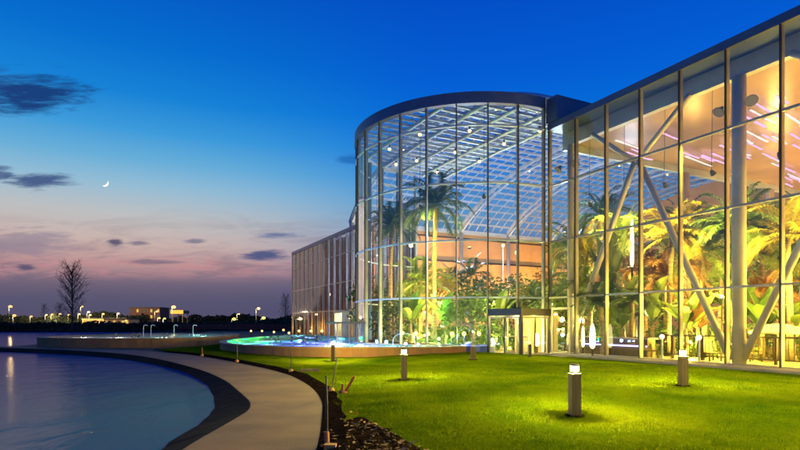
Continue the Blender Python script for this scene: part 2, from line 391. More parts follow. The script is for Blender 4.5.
def lawn_mat():
    m, nt, out = newmat('lawn_grass'); N = nt.nodes; L = nt.links
    p = N.new('ShaderNodeBsdfPrincipled'); p.inputs['Roughness'].default_value = .85; p.inputs['Specular IOR Level'].default_value = .0
    tc = N.new('ShaderNodeTexCoord')
    def nz(s, d): 
        n = N.new('ShaderNodeTexNoise'); n.inputs['Scale'].default_value = s; n.inputs['Detail'].default_value = d; n.inputs['Roughness'].default_value = .65; L.new(tc.outputs['Object'], n.inputs['Vector']); return n.outputs['Fac']
    cr = N.new('ShaderNodeValToRGB'); e = cr.color_ramp.elements
    e[0].position = .3; e[0].color = (.035,.090,.003,1); e[1].position = .7; e[1].color = (.150,.185,.004,1)
    L.new(nz(.35, 6), cr.inputs[0])
    cr2 = N.new('ShaderNodeValToRGB'); e = cr2.color_ramp.elements
    e[0].position = .3; e[0].color = (.5,.55,.5,1); e[1].position = .7; e[1].color = (1.1,1.05,1,1)
    L.new(nz(14, 5), cr2.inputs[0])
    mx = N.new('ShaderNodeMix'); mx.data_type = 'RGBA'; mx.blend_type = 'MULTIPLY'; mx.inputs[0].default_value = 1; L.new(cr.outputs[0], mx.inputs[6]); L.new(cr2.outputs[0], mx.inputs[7])
    cr3 = N.new('ShaderNodeValToRGB'); e = cr3.color_ramp.elements; e[0].position = .56; e[0].color = (1,1,1,1); e[1].position = .66; e[1].color = (.42,.66,.9,1)
    L.new(nz(.9, 7), cr3.inputs[0])
    m3 = N.new('ShaderNodeMix'); m3.data_type = 'RGBA'; m3.blend_type = 'MULTIPLY'; m3.inputs[0].default_value = .8; L.new(mx.outputs[2], m3.inputs[6]); L.new(cr3.outputs[0], m3.inputs[7])
    L.new(m3.outputs[2], p.inputs['Base Color'])
    bp = N.new('ShaderNodeBump'); bp.inputs['Strength'].default_value = .9; bp.inputs['Distance'].default_value = .03; L.new(nz(28, 6), bp.inputs['Height']); L.new(bp.outputs[0], p.inputs['Normal'])
    L.new(p.outputs[0], out.inputs[0]); return m
M['lawn'] = lawn_mat()
M['blade'] = mat('grass_blade', (.140,.185,.004), (.050,.100,.003), .8, scale=.8, transl=.15, spec=.0)

# ------------------------------------------------------------------ ground, lake, path, lawn
Lp = [(-2.6,-15),(-2.9,4),(-3.13,7.8),(-3.1,9.5),(-3.12,11.5),(-4.28,14.1),(-5.5,16.8),(-7.8,20.8),(-12,26.6),(-15.2,30.3),(-19.2,33.6),(-24.2,36.6),(-29.5,39.1),(-45,44),(-80,50)]
Wp = [(-4.2,-15),(-4.1,4),(-4.1,8.2),(-4.35,9.9),(-4.65,12.3),(-5.3,14.6),(-6.9,18.4),(-9.4,23),(-12.6,26.9),(-15.5,29.9),(-19.4,33.0),(-24.4,35.9),(-29.7,38.4),(-45,43.2),(-80,49.2)]
Rp = [(-.6,-15),(-.9,4),(-1.1,7.55),(-1.4,10),(-1.75,12.5),(-2.6,15.6),(-4.07,19.2),(-7.2,24),(-10.8,29),(-14.0,32.4),(-17.2,35.0),(-20.5,36.9),(-24.8,38.9),(-29.8,41.0),(-45,46.4),(-80,53)]
Wp = [(w[0]*.70+l[0]*.30, w[1]*.70+l[1]*.30) for w, l in zip(Wp, Lp)]
Lc, Wc, Rc = chaikin(Lp), chaikin(Wp), chaikin(Rp)
def jit(p, a): return [(x+a*mnoise.noise(Vector((i*1.7, 0, a*40))), y+a*mnoise.noise(Vector((i*1.7, 9, a*40)))) if i > 3 else (x, y) for i, (x, y) in enumerate(p)]
Wc = jit(Wc, .10)
gp = [(x, y) for x, y in Lc] + [(-80,53),(-45,46.4),(-30.2,41.2),(-31,48),(-31.5,58),(-33,80),(-40,112),(-60,119),(-400,128),(-3500,220),(-3500,5000),(3500,5000),(3500,-200),(-2.2,-200)]
tag(MB().poly([(x, y, 0) for x, y in gp]).build('ground', M['ground']), kind='structure')
tag(MB().add([(-900,-60,-.25),(-2.9,-60,-.25),(-2.9,140,-.25),(-900,140,-.25)], [(0,1,2,3)]).build('lake_water', M['lake']), kind='structure')
b = MB(); n = len(Lc)
for i in range(n-1):
    for (A, za, B, zb) in ((Lc, .0, Wc, -.23), (Wc, -.23, Wc, -.9)):
        sh = 0.0 if zb > -.5 else -.5
        b.add([(*A[i], za), (B[i][0]+sh, B[i][1], zb), (B[i+1][0]+sh, B[i+1][1], zb), (*A[i+1], za)], [(3,2,1,0)])
tag(b.build('lake_bank', M['liner']), kind='structure')
pp = [(x+.02, y) for x, y in Lc] + [(x, y) for x, y in reversed(Rc)]
tag(MB().poly([(x, y, .006) for x, y in pp]).build('path', M['path']), kind='structure')
b = MB()
for i in range(6, len(Lc)-6, 5):
    a_, c_ = Vector((*Lc[i],.0095)), Vector((*min(Rc, key=lambda r_: (r_[0]-Lc[i][0])**2+(r_[1]-Lc[i][1])**2),.0095)); d_ = (c_-a_).normalized(); w_ = Vector((-d_.y,d_.x,0))*.006
    b.add([a_-w_, c_-w_, c_+w_, a_+w_], [(0,1,2,3)])
tag(b.build('path_joint', M['bronze']), kind='structure')
# far bank of the causeway and of the lake
b = MB(); fb = [(-80,53),(-45,46.4),(-30.2,41.2),(-31,48),(-31.5,58),(-33,80),(-40,112),(-60,119),(-400,128),(-900,142)]
for i in range(len(fb)-1):
    a, c = fb[i], fb[i+1]; b.add([(*a,0),(*c,0),(c[0]-.6,c[1]+(.6 if i < 2 else -.3),-.6),(a[0]-.6,a[1]+(.6 if i < 2 else -.3),-.6)], [(0,1,2,3),(3,2,1,0)])
tag(b.build('far_bank', M['liner']), kind='structure')

DC = (21.0, -.3); DR = 7.9                      # drum centre (t, s) and radius
def D(th, r=DR, z=0.0): return F(DC[0]-r*math.cos(th), DC[1]-r*math.sin(th), z)
def lawn_z(x, y):
    q = mnoise.noise(Vector((x*.16, y*.16, 3.1)))*.5 + mnoise.noise(Vector((x*.45, y*.45, 8.0)))*.16
    s = (Vector((x, y))-P0).dot(UV)            # distance from the glass front (negative outside)
    sw = max(0, min(1, (-s-1.0)/5)); sw = sw*sw*(3-2*sw)
    return .035 + max(-.025, .26*q) * 1 + .16*sw*max(0, min(1, (y-6)/6))*max(0, min(1, (x+1.5)/3))
lawn_b = [(x+.16+.05*math.sin(y*2.3), y-.05) for x, y in Rc if -14.5 < x and y > -14] + [(-16.3,35.5),(-15.2,43),(-14,52),(-12,62)]
lawn_b += [tuple(F(46,-1.2).xy), tuple(F(30.2,-1.2).xy)]
lawn_b += [tuple(D(PI*k/20, 8.35).xy) for k in range(20, -1, -1)]
lawn_b += [tuple(F(12.4,-1.25).xy), tuple(F(-14,-1.25).xy), (26,-14)]
ins = []
for gx in np.arange(-16, 26, .55):
    for gy in np.arange(-13.5, 62, .55):
        ins.append(Vector((gx+rnd.uniform(-.1,.1), gy+rnd.uniform(-.1,.1))))
bv = [Vector(p) for p in lawn_b]; nb = len(bv)
vv, ee, ff, *_ = delaunay_2d_cdt(bv+ins, [(i,(i+1)%nb) for i in range(nb)], [], 1, 1e-4)
b = MB(); b.add([(p.x, p.y, lawn_z(p.x, p.y)) for p in vv], [tuple(f) for f in ff])
lw = tag(b.build('lawn', M['lawn'], smooth=True), kind='structure')
# paving strips along the glass front
tag(MB().fbox(-14, 12.6, -1.25, -.02, -.05, .12).build('paving_strip', M['paver']), kind='structure')
tag(MB().fbox(29.4, 70, -1.4, -.02, -.05, .08).build('pavement', M['paver']), kind='structure')
tag(MB().poly([(*p[:2], .06) for p in (D(.02,8.0),(6.0,26.3,0),(10.6,28.4,0),F(12.5,-1.2))]).build('pavement', M['paver']), kind='structure')
# dug soil strip between path and lawn, and the soil bed
b = MB()
for i in range(len(Rc)-1):
    if Rc[i][1] < -14 or Rc[i][0] < -14: continue
    w0 = .06+.14*mnoise.noise(Vector((i*.9,0,0))); w1 = .06+.14*mnoise.noise(Vector(((i+1)*.9,0,0)))
    b.add([(Rc[i][0]-.06, Rc[i][1], .012), (Rc[i][0]+.28+w0, Rc[i][1], .10), (Rc[i+1][0]+.28+w1, Rc[i+1][1], .10), (Rc[i+1][0]-.06, Rc[i+1][1], .012)], [(0,1,2,3)])
tag(b.build('soil_strip', M['soil']), kind='structure')
bed = chaikin([(-1.0,-2),(-.95,5),(-1.2,9.0),(-.75,9.9),(-.45,9.2),(-.05,8.2),(.35,7.2),(.7,5.5),(.8,-2)], 2, True)
ins = [Vector((x, y)) for x in np.arange(-1.2, 2, .16) for y in np.arange(-2, 10.4, .16)]
bv = [Vector(p) for p in bed]; nb = len(bv)
vv, ee, ff, *_ = delaunay_2d_cdt(bv+ins, [(i,(i+1)%nb) for i in range(nb)], [], 1, 1e-4)
b = MB(); b.add([(p.x, p.y, lawn_z(p.x,p.y)+.015+.05*abs(mnoise.noise(Vector((p.x*4,p.y*4,1))))) for p in vv], [tuple(f) for f in ff])
tag(b.build('soil_bed', M['soil']), kind='structure')
b = MB()
for _ in range(900):
    y = rnd.uniform(4.5, 10.2); x = rnd.uniform(-1.2, 1.8)
    if x > -.65 + (9.6-y)*.42 or x < -1.15 + (y-8)*.03: continue
    z = lawn_z(x,y)+.045; r = rnd.uniform(.008,.028)
    b.ball((x,y,z), r, 5, 3, (rnd.uniform(.7,1.5), rnd.uniform(.7,1.4), rnd.uniform(.4,.9)))
tag(b.build('rubble', mat('clods', (.13,.075,.035), (.04,.025,.015), .95, scale=9)), kind='stuff')
b = MB()
for _ in range(380):
    y = rnd.uniform(4.5, 10.2); x = rnd.uniform(-1.1, 1.7)
    if x > -.65 + (9.6-y)*.42: continue
    z = lawn_z(x,y)+.06; a = rnd.uniform(0, 6.28); l = rnd.uniform(.03,.08); q = rnd.uniform(-.03,.05)
    d = Vector((math.cos(a), math.sin(a), 0))*l; e = Vector((-math.sin(a), math.cos(a), 0))*l*.45; c = Vector((x,y,z))
    b.add([c-d, c+e+Vector((0,0,q)), c+d+Vector((0,0,q)), c-e], [(0,1,2,3)])
tag(b.build('fallen_leaves', mat('dry_leaf', (.26,.15,.06), (.14,.06,.03), .8, scale=12)), kind='stuff')

def grass_blades():
    g = np.random.default_rng(3); V = []; 
    def patch(n, x0, x1, y0, y1, h0, h1, w):
        x = g.uniform(x0, x1, n); y = y0 + (y1-y0)*g.uniform(0, 1, n)**1.25
        keep = np.ones(n, bool)
        rx = np.interp(y, [p[1] for p in Rc if p[0] > -15], [p[0] for p in Rc if p[0] > -15])
        keep &= x > rx+.24+.06*np.sin(y*3.1)
        keep &= ~((y < 10.4) & (x < -.62 + (9.7-y)*.42 + .10*np.sin(y*5)))
        s = (x-P0.x)*UV.x + (y-P0.y)*UV.y; keep &= s < -1.35
        x, y = x[keep], y[keep]; m = len(x)
        z = np.array([lawn_z(a, c) for a, c in zip(x, y)])
        a = g.uniform(0, 2*PI, m); hh = g.uniform(h0, h1, m); lx = g.normal(0, .45, m)*hh; ly = g.normal(0, .45, m)*hh
        dx = np.cos(a)*w; dy = np.sin(a)*w
        V.append(np.stack([np.stack([x-dx, y-dy, z-.01], 1), np.stack([x+dx, y+dy, z-.01], 1), np.stack([x+lx, y+ly, z+hh], 1)], 1))
    patch(90000, -2.5, 11, 6.6, 13, .025, .06, .005)
    patch(60000, -5, 15, 11, 22, .03, .065, .009)
    v = np.concatenate(V).reshape(-1, 3); k = len(v)//3
    me = bpy.data.meshes.new('grass'); me.from_pydata(v.tolist(), [], np.arange(3*k).reshape(-1, 3).tolist()); me.materials.append(M['blade'])
    o = bpy.data.objects.new('grass', me); C.objects.link(o); tag(o, kind='stuff')
grass_blades()

# ------------------------------------------------------------------ glass hall (long front with flat roof, vaulted hall behind)
RW = 3.25; BAY = 2.065; T0 = .64
hall = thing('glass_hall', 'long glass hall with straight gridded front and orange lit ceiling full of palms', 'building', F(4,0,0))
def pane(name, pts, m, parent):
    return MB().add(pts, [(0,1,2,3)]).build(name, m, parent)
ks = list(range(-5, 7)); ts = [T0+BAY*k for k in ks]
for i, t in enumerate(ts):
    mu = MB().fbox(t-.035, t+.035, -.07, -.003, .05, 13.0).build('mullion', M['darkmetal'], hall)
    MB().fbox(t-.025, t+.025, .003, .20, .05, 12.97).build('fin', M['alu'], mu)
for r in range(1, 4):
    MB().fbox(ts[0], ts[-1], -.045, .12, r*RW-.045, r*RW+.045).build('transom', M['alu'], hall)
MB().fbox(ts[0], ts[-1], -.07, .2, .04, .16).build('sill', M['alu'], hall)
MB().fbox(ts[0]-.1, ts[-1]+.04, -.09, 1.5, 12.98, 13.34).build('roof_edge', M['fascia'], hall)
for i in range(len(ts)-1):
    for r in range(4):
        z0 = r*RW+.05 if r else .16; z1 = min((r+1)*RW-.05, 12.98)
        pane('window_pane', [F(ts[i]+.035,0,z0),F(ts[i+1]-.035,0,z0),F(ts[i+1]-.035,0,z1),F(ts[i]+.035,0,z1)], M['glass'], hall)
MB().fbox(-12, 12.9, 1.15, 1.5, 12.2, 12.97).build('edge_beam', mat('beam_paint', (.42,.42,.45), (.36,.36,.4), .5, scale=1), hall)
MB().fbox(-12, 12.9, 1.5, 49.8, 12.42, 12.75).build('ceiling', M['ceil'], hall)
MB().fbox(12.9, 13.15, 1.15, 49.8, 12.0, 13.1).build('edge_beam', M['white_steel'], hall)
MB().fbox(-12, 12.8, 1.5, 49.8, 12.9, 13.3).build('roof', M['fascia'], hall)
# glowing bars imitate pink and white reflection streaks on the ceiling
for k in range(84):
    s0 = rnd.uniform(3, 36); t0 = rnd.uniform(max(-9.0, .40*s0-1.0), 12.2); ln = rnd.uniform(1.2, 4.2)
    q = MB(); pts = [F(min(t0+ln*.16*j/6+.035*math.sin(j*1.1+k), 12.5), s0+ln*j/6, 12.25+.03*math.sin(j+k)) for j in range(7)]
    for j in range(6): q.bar(pts[j], pts[j+1], rnd.uniform(.05,.12), .05)
    q.build('reflection_streak', M['streakpink'] if k % 3 else M['streakwhite'], hall)
# columns with V braces and diamond node
for tc_ in (2.9, 12.55, -6.9):
    r_ = .27 if tc_ < 10 else .18
    MB().tube([F(tc_,1.2,0), F(tc_,1.2,12.2)], r_, 20).build('column', M['cream_steel'], hall, smooth=True)
for tn in (8.0, -2.0):
    for sg in (-1, 1):
        MB().tube([F(tn+sg*4.75,1.2,.25), F(tn+sg*.12,1.2,10.0)], .15, 12).build('brace', M['cream_steel'], hall, smooth=True)
        MB().tube([F(tn+sg*.1,1.2,10.05), F(tn+sg*2.9,1.2,12.3)], .13, 12).build('brace', M['cream_steel'], hall, smooth=True)
for sc_ in (12, 22, 32):
    for tc_ in (2.9, 12.9):
        MB().tube([F(tc_,sc_,0), F(tc_,sc_,12.0)], .26, 14).build('column', M['cream_steel'], hall, smooth=True)
# floor and walls
MB().fbox(-12, 50.8, .3, 50, -.04, .03).build('floor', M['tile'], hall)
MB().fbox(-12, 51.2, 50, 50.3, 0, 14.2).build('rear_wall', M['plaster'], hall)
MB().fbox(-12.3, -12, .1, 50.3, 0, 13).build('end_wall', M['plaster'], hall)
fw = MB().fbox(51, 51.3, 2.6, 50, 0, 14.0).build('end_wall', M['plaster'], hall)
MB().fbox(50.75, 50.998, 2.6, 50, 10.1, 10.3).build('ledge', M['darkmetal'], hall)
MB().fbox(50.5, 51.3, 2.6, 50, 14.0, 14.5).build('gutter', M['white_steel'], hall)
MB().fbox(50.72, 50.998, 2.6, 50, 13.35, 13.5).build('gutter', M['darkmetal'], hall)
for sc_ in (2.6, 10.6, 18.6, 26.6, 34.6, 42.6):
    MB().tube([F(50.4,sc_,0), F(50.4,sc_,14.2)], .25, 12).build('column', M['cream_steel'], hall, smooth=True)
def vz(t): return 14.2 + 6.0*max(0.0, 1-((t-32)/19)**2)**.8
NV = 28; tv = [13+38*(.5-.5*math.cos(PI*j/NV)) for j in range(NV+1)]
for k in range(6):
    s_ = 2.6+8*k
    q = MB()
    for off in (0, -.75):
        q.tube([F(t, s_, vz(t)+off) for t in tv], .24 if off == 0 else .15, 6)
    for j in range(0, NV): q.bar(F(tv[j],s_,vz(tv[j])), F(tv[j+1],s_,vz(tv[j+1])-.75), .06, .06)
    q.build('arch', M['white_steel'], hall)
for j in range(1, 32):
    t = 13+38*j/32
    MB().bar(F(t,2.6,vz(t)+.02), F(t,46,vz(t)+.02), .18, .22).build('purlin', M['white_steel'], hall)
for k in range(1, 33):
    if k % 6 == 0: continue
    s_ = 2.6+k*8/6; q = MB()
    for j in range(NV): q.bar(F(tv[j],s_,vz(tv[j])+.12), F(tv[j+1],s_,vz(tv[j+1])+.12), .09, .10)
    q.build('rib', M['white_steel'], hall)
q = MB()
for j in range(NV): q.add([F(tv[j],2.6,vz(tv[j])+.22),F(tv[j],46,vz(tv[j])+.22),F(tv[j+1],46,vz(tv[j+1])+.22),F(tv[j+1],2.6,vz(tv[j+1])+.22)], [(0,1,2,3)])
q.build('roof_glazing', M['roofglass'], hall)
q = MB()
for j in range(NV): q.add([F(tv[j],46,13.8),F(tv[j+1],46,13.8),F(tv[j+1],46,vz(tv[j+1])),F(tv[j],46,vz(tv[j]))], [(0,1,2,3)])
q.build('gable', M['plaster'], hall)
# swing door beside the porch
q = MB()
for (ta, tb) in ((11.25, 11.33), (12.6, 12.68)): q.fbox(ta, tb, -.14, -.03, .12, 2.55)
q.fbox(11.25, 12.68, -.14, -.03, 2.551, 2.68)
dr = q.build('door', M['cream_steel'], hall)
MB().fbox(11.5, 11.53, -.2, -.145, .9, 1.4).build('handle', M['darkmetal'], dr)

# ------------------------------------------------------------------ glass drum
drum = thing('glass_rotunda', 'tall curved glass drum with dark blue rim rising above the coloured pool', 'building', F(*DC,0))
NB = 14; ths = [PI*k/NB for k in range(NB+1)]
rows = [0.0, RW, 2*RW, 3*RW, 4*RW, 14.2]
porch_bays = (0, 1)
for k, th in enumerate(ths):
    z0 = 2.7 if k == 1 else .05
    a, c = D(th, DR+.07), D(th, DR-.0); d = (a-c).normalized(); e = Vector((-d.y, d.x, 0))*.032
    mu = MB().box8([a-e+Vector((0,0,z0)), c-e+Vector((0,0,z0)), c+e+Vector((0,0,z0)), a+e+Vector((0,0,z0))] + [p+Vector((0,0,14.2)) for p in (a-e, c-e, c+e, a+e)]).build('mullion', M['bronze'], drum)
    a, c = D(th, DR-.003), D(th, DR-.2); e = e*.75
    MB().box8([a-e+Vector((0,0,z0)), c-e+Vector((0,0,z0)), c+e+Vector((0,0,z0)), a+e+Vector((0,0,z0))] + [p+Vector((0,0,14.2)) for p in (a-e, c-e, c+e, a+e)]).build('fin', M['alu'], mu)
for r in range(1, 5):
    q = MB()
    for k in range(NB):
        for h in range(2):
            ta = ths[k]+(ths[k+1]-ths[k])*h/2; tb = ths[k]+(ths[k+1]-ths[k])*(h+1)/2
            A, B, Cc, Dd = D(ta,DR+.05), D(tb,DR+.05), D(tb,DR-.12), D(ta,DR-.12)
            q.box8([p+Vector((0,0,rows[r]-.045)) for p in (A,Dd,Cc,B)] + [p+Vector((0,0,rows[r]+.045)) for p in (A,Dd,Cc,B)])
    q.build('transom', M['white_steel'], drum)
for k in range(NB):
    for r in range(5):
        if r == 0 and k in porch_bays: continue
        z0, z1 = rows[r]+(.05 if r else .12), rows[r+1]-.05
        q = MB(); mth = (ths[k]+ths[k+1])/2; g = .0045
        q.add([D(ths[k]+g,DR,z0), D(ths[k+1]-g,DR,z0), D(ths[k+1]-g,DR,z1), D(ths[k]+g,DR,z1)], [(0,1,2,3)])
        q.build('window_pane', M['glass'], drum)
def arcband(r0, r1, z0, z1, n=56, a0=0.0, a1=PI):
    q = MB(); P = []
    for i in range(n+1):
        th = a0+(a1-a0)*i/n; P += [D(th,r0,z0), D(th,r1,z0), D(th,r1,z1), D(th,r0,z1)]
    fs = []
    for i in range(n):
        for j in range(4): fs.append((4*i+j, 4*i+(j+1)%4, 4*i+4+(j+1)%4, 4*i+4+j))
    fs += [(0,1,2,3), (4*n+3,4*n+2,4*n+1,4*n)]
    return q.add(P, fs)
arcband(DR-.25, DR+.12, 14.2, 14.84, 44, 0, R(128)).build('roof_rim', M['fascia'], drum, smooth=False)
arcband(DR-.12, DR+.06, 14.2, 14.42, 20, R(128.2), PI).build('roof_rim', M['white_steel'], drum)
arcband(DR-.2, DR+.1, -.05, .12, a0=.45).build('base_kerb', M['paver'], drum)
MB().poly([D(PI*i/40, DR-.25, 14.5) for i in range(41)] + [F(28.8,2.58,14.5), F(13.1,2.58,14.5)]).build('roof_glazing', M['clearroof'], drum)
MB().poly([D(PI*i/40, DR-.25, .035) for i in range(41)]).build('floor', M['tile'], drum)
def chord(c):   # half length of the drum roof at distance c from its centre
    return math.sqrt(max((DR-.25)**2-c*c, 0))
for k in range(-9, 10):
    c_ = k*.8; q = MB().bar(F(DC[0]+c_, DC[1]-chord(c_), 14.4), F(DC[0]+c_, 2.55, 14.4), .13, .15); q.build('purlin', M['white_steel'], drum)
for k in range(-1, 4):
    c_ = -.6+k*2.0; h_ = chord(c_) if c_ > 0 else DR-.3
    MB().tube([F(DC[0]-h_, DC[1]-c_, 14.28), F(DC[0], DC[1]-c_, 14.34), F(DC[0]+h_, DC[1]-c_, 14.28)], .13, 8).build('roof_beam', M['white_steel'], drum)
for k in range(0, 12):
    c_ = -2.2+k*.8; h_ = chord(c_) if c_ > 0 else DR-.3
    if h_ > .5: MB().bar(F(DC[0]-h_, DC[1]-c_, 14.5), F(DC[0]+h_, DC[1]-c_, 14.5), .06, .07).build('rib', M['alu'], drum)
# blue cladding box where the rim meets the long front
MB().fbox(12.2, 13.06, -.2, 2.5, 13.36, 14.75).build('roof_corner', M['fascia'], drum)
# porch with glazed revolving door
A = Vector((6.4,28.2,0)); da = Vector((-.66,.751,0)); dc = Vector((.751,.66,0)); la, lc = 2.2, 2.55
porch = MB().box8([A-da*.1-dc*.1+Vector((0,0,2.2)), A+dc*(lc+.1)-da*.1+Vector((0,0,2.2)), A+dc*(lc+.1)+da*la+Vector((0,0,2.2)), A+da*la-dc*.1+Vector((0,0,2.2)),
   A-da*.1-dc*.1+Vector((0,0,2.58)), A+dc*(lc+.1)-da*.1+Vector((0,0,2.58)), A+dc*(lc+.1)+da*la+Vector((0,0,2.58)), A+da*la-dc*.1+Vector((0,0,2.58))]).build('porch_canopy', M['darkmetal'], drum)
def post(p, w, z1=2.2, m='darkmetal', par=porch, name='post'):
    q = MB(); q.bar(p+Vector((0,0,.06)), p+Vector((0,0,z1)), w, w, up=da); return q.build(name, M[m], par)
post(A, .14); post(A+da*la, .11); post(A+dc*lc, .11)
for (o, d, l) in ((A, da, la), (A, dc, lc)):
    q = MB()
    for (f0, f1) in ((.06,.5),(.5,.94)):
        a, c = o+d*l*f0, o+d*l*f1
        for p in (a, c): q.bar(p+Vector((0,0,.06)), p+Vector((0,0,2.12)), .06, .06)
        q.bar(a+Vector((0,0,.12)), c+Vector((0,0,.12)), .06, .1); q.bar(a+Vector((0,0,2.1)), c+Vector((0,0,2.1)), .06, .08)
    q.build('door_frame', M['cream_steel'], porch)
    MB().add([o+d*l*.08+Vector((0,0,.2)), o+d*l*.92+Vector((0,0,.2)), o+d*l*.92+Vector((0,0,2.05)), o+d*l*.08+Vector((0,0,2.05))], [(0,1,2,3)]).build('door_pane', M['glass'], porch)
cc = A+da*1.1+dc*1.2
q = MB()
for k in range(4):
    a = k*PI/2+.5; v_ = Vector((math.cos(a), math.sin(a), 0))
    for z in (.14, 1.05, 2.08): q.bar(cc+v_*.08+Vector((0,0,z)), cc+v_*.85+Vector((0,0,z)), .04, .06)
    q.bar(cc+v_*.85+Vector((0,0,.1)), cc+v_*.85+Vector((0,0,2.1)), .05, .05)
q.tube([cc+Vector((0,0,.06)), cc+Vector((0,0,2.15))], .05, 10)
q.build('revolving_door', M['cream_steel'], porch)
cl = MB().lathe([(.28,-.03),(.28,0)], 18, tuple(cc+Vector((0,0,2.18)))).build('ceiling_lamp', M['doorlight'], porch)
light('porch_light', cc+Vector((0,0,1.95)), 700, (1,.70,.14), cl, .15)
# added cream wall with strip and fill lamp, brightens the porch glass
rw = thing('added_porch_panel', 'cream panel added as lit backing behind the revolving door porch', 'partition', (8.0,31.9,0))
MB().bar((6.9,32.0,1.25), (9.2,31.1,1.25), .12, 2.44).build('panel', mat('cream_panel', (.52,.42,.22),(.42,.34,.17), .7, scale=1), rw)
MB().bar((6.9,31.9,2.3), (9.15,31.02,2.3), .05, .08).build('light_strip', M['doorlight'], rw)
light('porch_fill_light', (7.7,30.6,2.0), 150, (1,.70,.10), rw, .15)
# swim-through lock at the foot of the drum
hc = Vector((-3.0,35.0,0)); e1 = Vector((-.8921,-.4519,0)); e2 = Vector((-.4519,.8921,0))
q = MB()
for (i, j) in ((0,-1),(0,1),(1,-1),(1,1)): q.bar(hc+e1*1.5*i+e2*.85*j+Vector((0,0,.1)), hc+e1*1.5*i+e2*.85*j+Vector((0,0,1.75)), .07, .07)
sw = q.build('swim_lock', M['bronze'], drum)
MB().bar(hc-e1*.4+Vector((0,0,1.82)), hc+e1*1.6+Vector((0,0,1.82)), 1.95, .13).build('roof', M['darkmetal'], sw)
for j in (-1, 1): pane('window_pane', [hc+e2*.85*j+Vector((0,0,.5)), hc+e1*1.5+e2*.85*j+Vector((0,0,.5)), hc+e1*1.5+e2*.85*j+Vector((0,0,1.75)), hc+e2*.85*j+Vector((0,0,1.75))], M['glass'], sw)

# ------------------------------------------------------------------ far glass wing
wing = thing('glass_wing', 'lower straight glass wing with pale vertical blinds mirroring the pink sky', 'building', F(48,0,0))
wt = [29.3+2.04*k for k in range(20)]; WZ = 12.0
for t in wt: MB().fbox(t-.035, t+.035, -.05, .2, .05, WZ).build('mullion', M['alu'], wing)
for r in (1, 2, 3): MB().fbox(wt[0], wt[-1], -.04, .1, r*RW-.04, r*RW+.04).build('transom', M['alu'], wing)
MB().fbox(wt[0]-.2, wt[-1]+.1, -.08, .25, WZ, WZ+.42).build('roof_edge', M['fascia'], wing)
MB().fbox(51.3, wt[-1]+.1, .25, 2.5, WZ+.003, WZ+.40).build('roof', M['fascia'], wing)
for i in range(len(wt)-1):
    for r in range(4):
        pane('window_pane', [F(wt[i]+.035,0,r*RW+.05),F(wt[i+1]-.035,0,r*RW+.05),F(wt[i+1]-.035,0,min((r+1)*RW-.05,WZ)),F(wt[i]+.035,0,min((r+1)*RW-.05,WZ))], M['wingglass'], wing)
MB().fbox(51.3, wt[-1], 2.2, 2.45, 0, 12).build('rear_wall', M['plaster'], wing)
MB().fbox(wt[-1], wt[-1]+.25, .05, 2.45, 0, 12).build('end_wall', M['darkwall'], wing)
MB().fbox(30, wt[-1], .2, 2.2, .0, .05).build('floor', M['tile'], wing)
q = MB(); t = 30.0
while t < wt[-1]-.4:
    w = rnd.uniform(.25,.5); z0 = .2 if rnd.random() < .8 else 3.3
    q.fbox(t, t+w, .5, .53, z0, 11.8); t += w+rnd.uniform(.12,.5)
q.build('vertical_blind_slat', M['blind'], wing)
# lit entrance at the near end of the wing
q = MB(); q.fbox(44.6,44.7,-.9,-.04,.08,2.9); q.fbox(46.9,47.0,-.9,-.04,.08,2.9); q.fbox(44.6,47.0,-.9,-.04,2.901,3.1)
ent = q.build('entrance', M['cream_steel'], wing)
en2 = MB().fbox(44.85,46.75,-.30,-.26,2.5,2.85).build('light_box', M['doorlight'], ent)
light('entrance_light', F(45.8,-.6,2.3), 260, (1,.75,.25), ent, .15)
for k, t in enumerate((33, 38.5, 44, 49.5, 55, 60.5, 66)):
    lo = MB().ball(F(t,1.3,3.0 if k % 2 else 5.5), .16, 8, 6).build('wall_lamp', M['lampwarm'], wing)
    light('wing_light', F(t,1.3,1.0), 230, (1,.66,.16), lo, .2)

# ------------------------------------------------------------------ pools
def inset(pts, d):
    n = len(pts); out = []
    ar = sum(pts[i][0]*pts[(i+1)%n][1]-pts[(i+1)%n][0]*pts[i][1] for i in range(n))
    for i in range(n):
        a, c = Vector(pts[i-1]), Vector(pts[(i+1)%n]); t = (c-a).normalized(); nn = Vector((-t.y, t.x))*(1 if ar > 0 else -1)
        out.append(tuple(Vector(pts[i])+nn*d))
    return out
p2 = [(3.6,29.0),(2.7,28.55),(1.2,28.1),(-.8,27.8),(-3.7,27.75),(-6.5,28.7),(-9.3,30.9),(-11.6,34.2),(-13.1,39),(-13.6,46),(-12.5,54),(-9.5,58.5)]
p2 = chaikin(p2[::-1], 2)
p2 += [tuple(F(36,-1.5).xy), tuple(F(30.5,-1.6).xy)]
p2 += [tuple(D(th, 8.12).xy) for th in [R(a) for a in (168,156,144,132,120,108,96,84,72,60,50,42,37)]]
in2 = inset(p2, .4)
pool = thing('coloured_pool', 'raised outdoor pool glowing green, cyan and blue below the curved glass drum', 'pool', (-5,40,0))
MB().ring(p2, in2, -.1, .5).build('stone_wall', M['stone'], pool)
MB().ring(inset(p2,-.05), inset(p2,.46), .501, .54).build('coping', mat('pale_coping', (.36,.29,.21),(.28,.22,.16), .7, scale=3), pool)
MB().poly([(x,y,.05) for x,y in in2]).build('basin', M['pooltile'], pool)
MB().poly([(x,y,.53) for x,y in in2]).build('water_surface', M['poolwater'], pool)
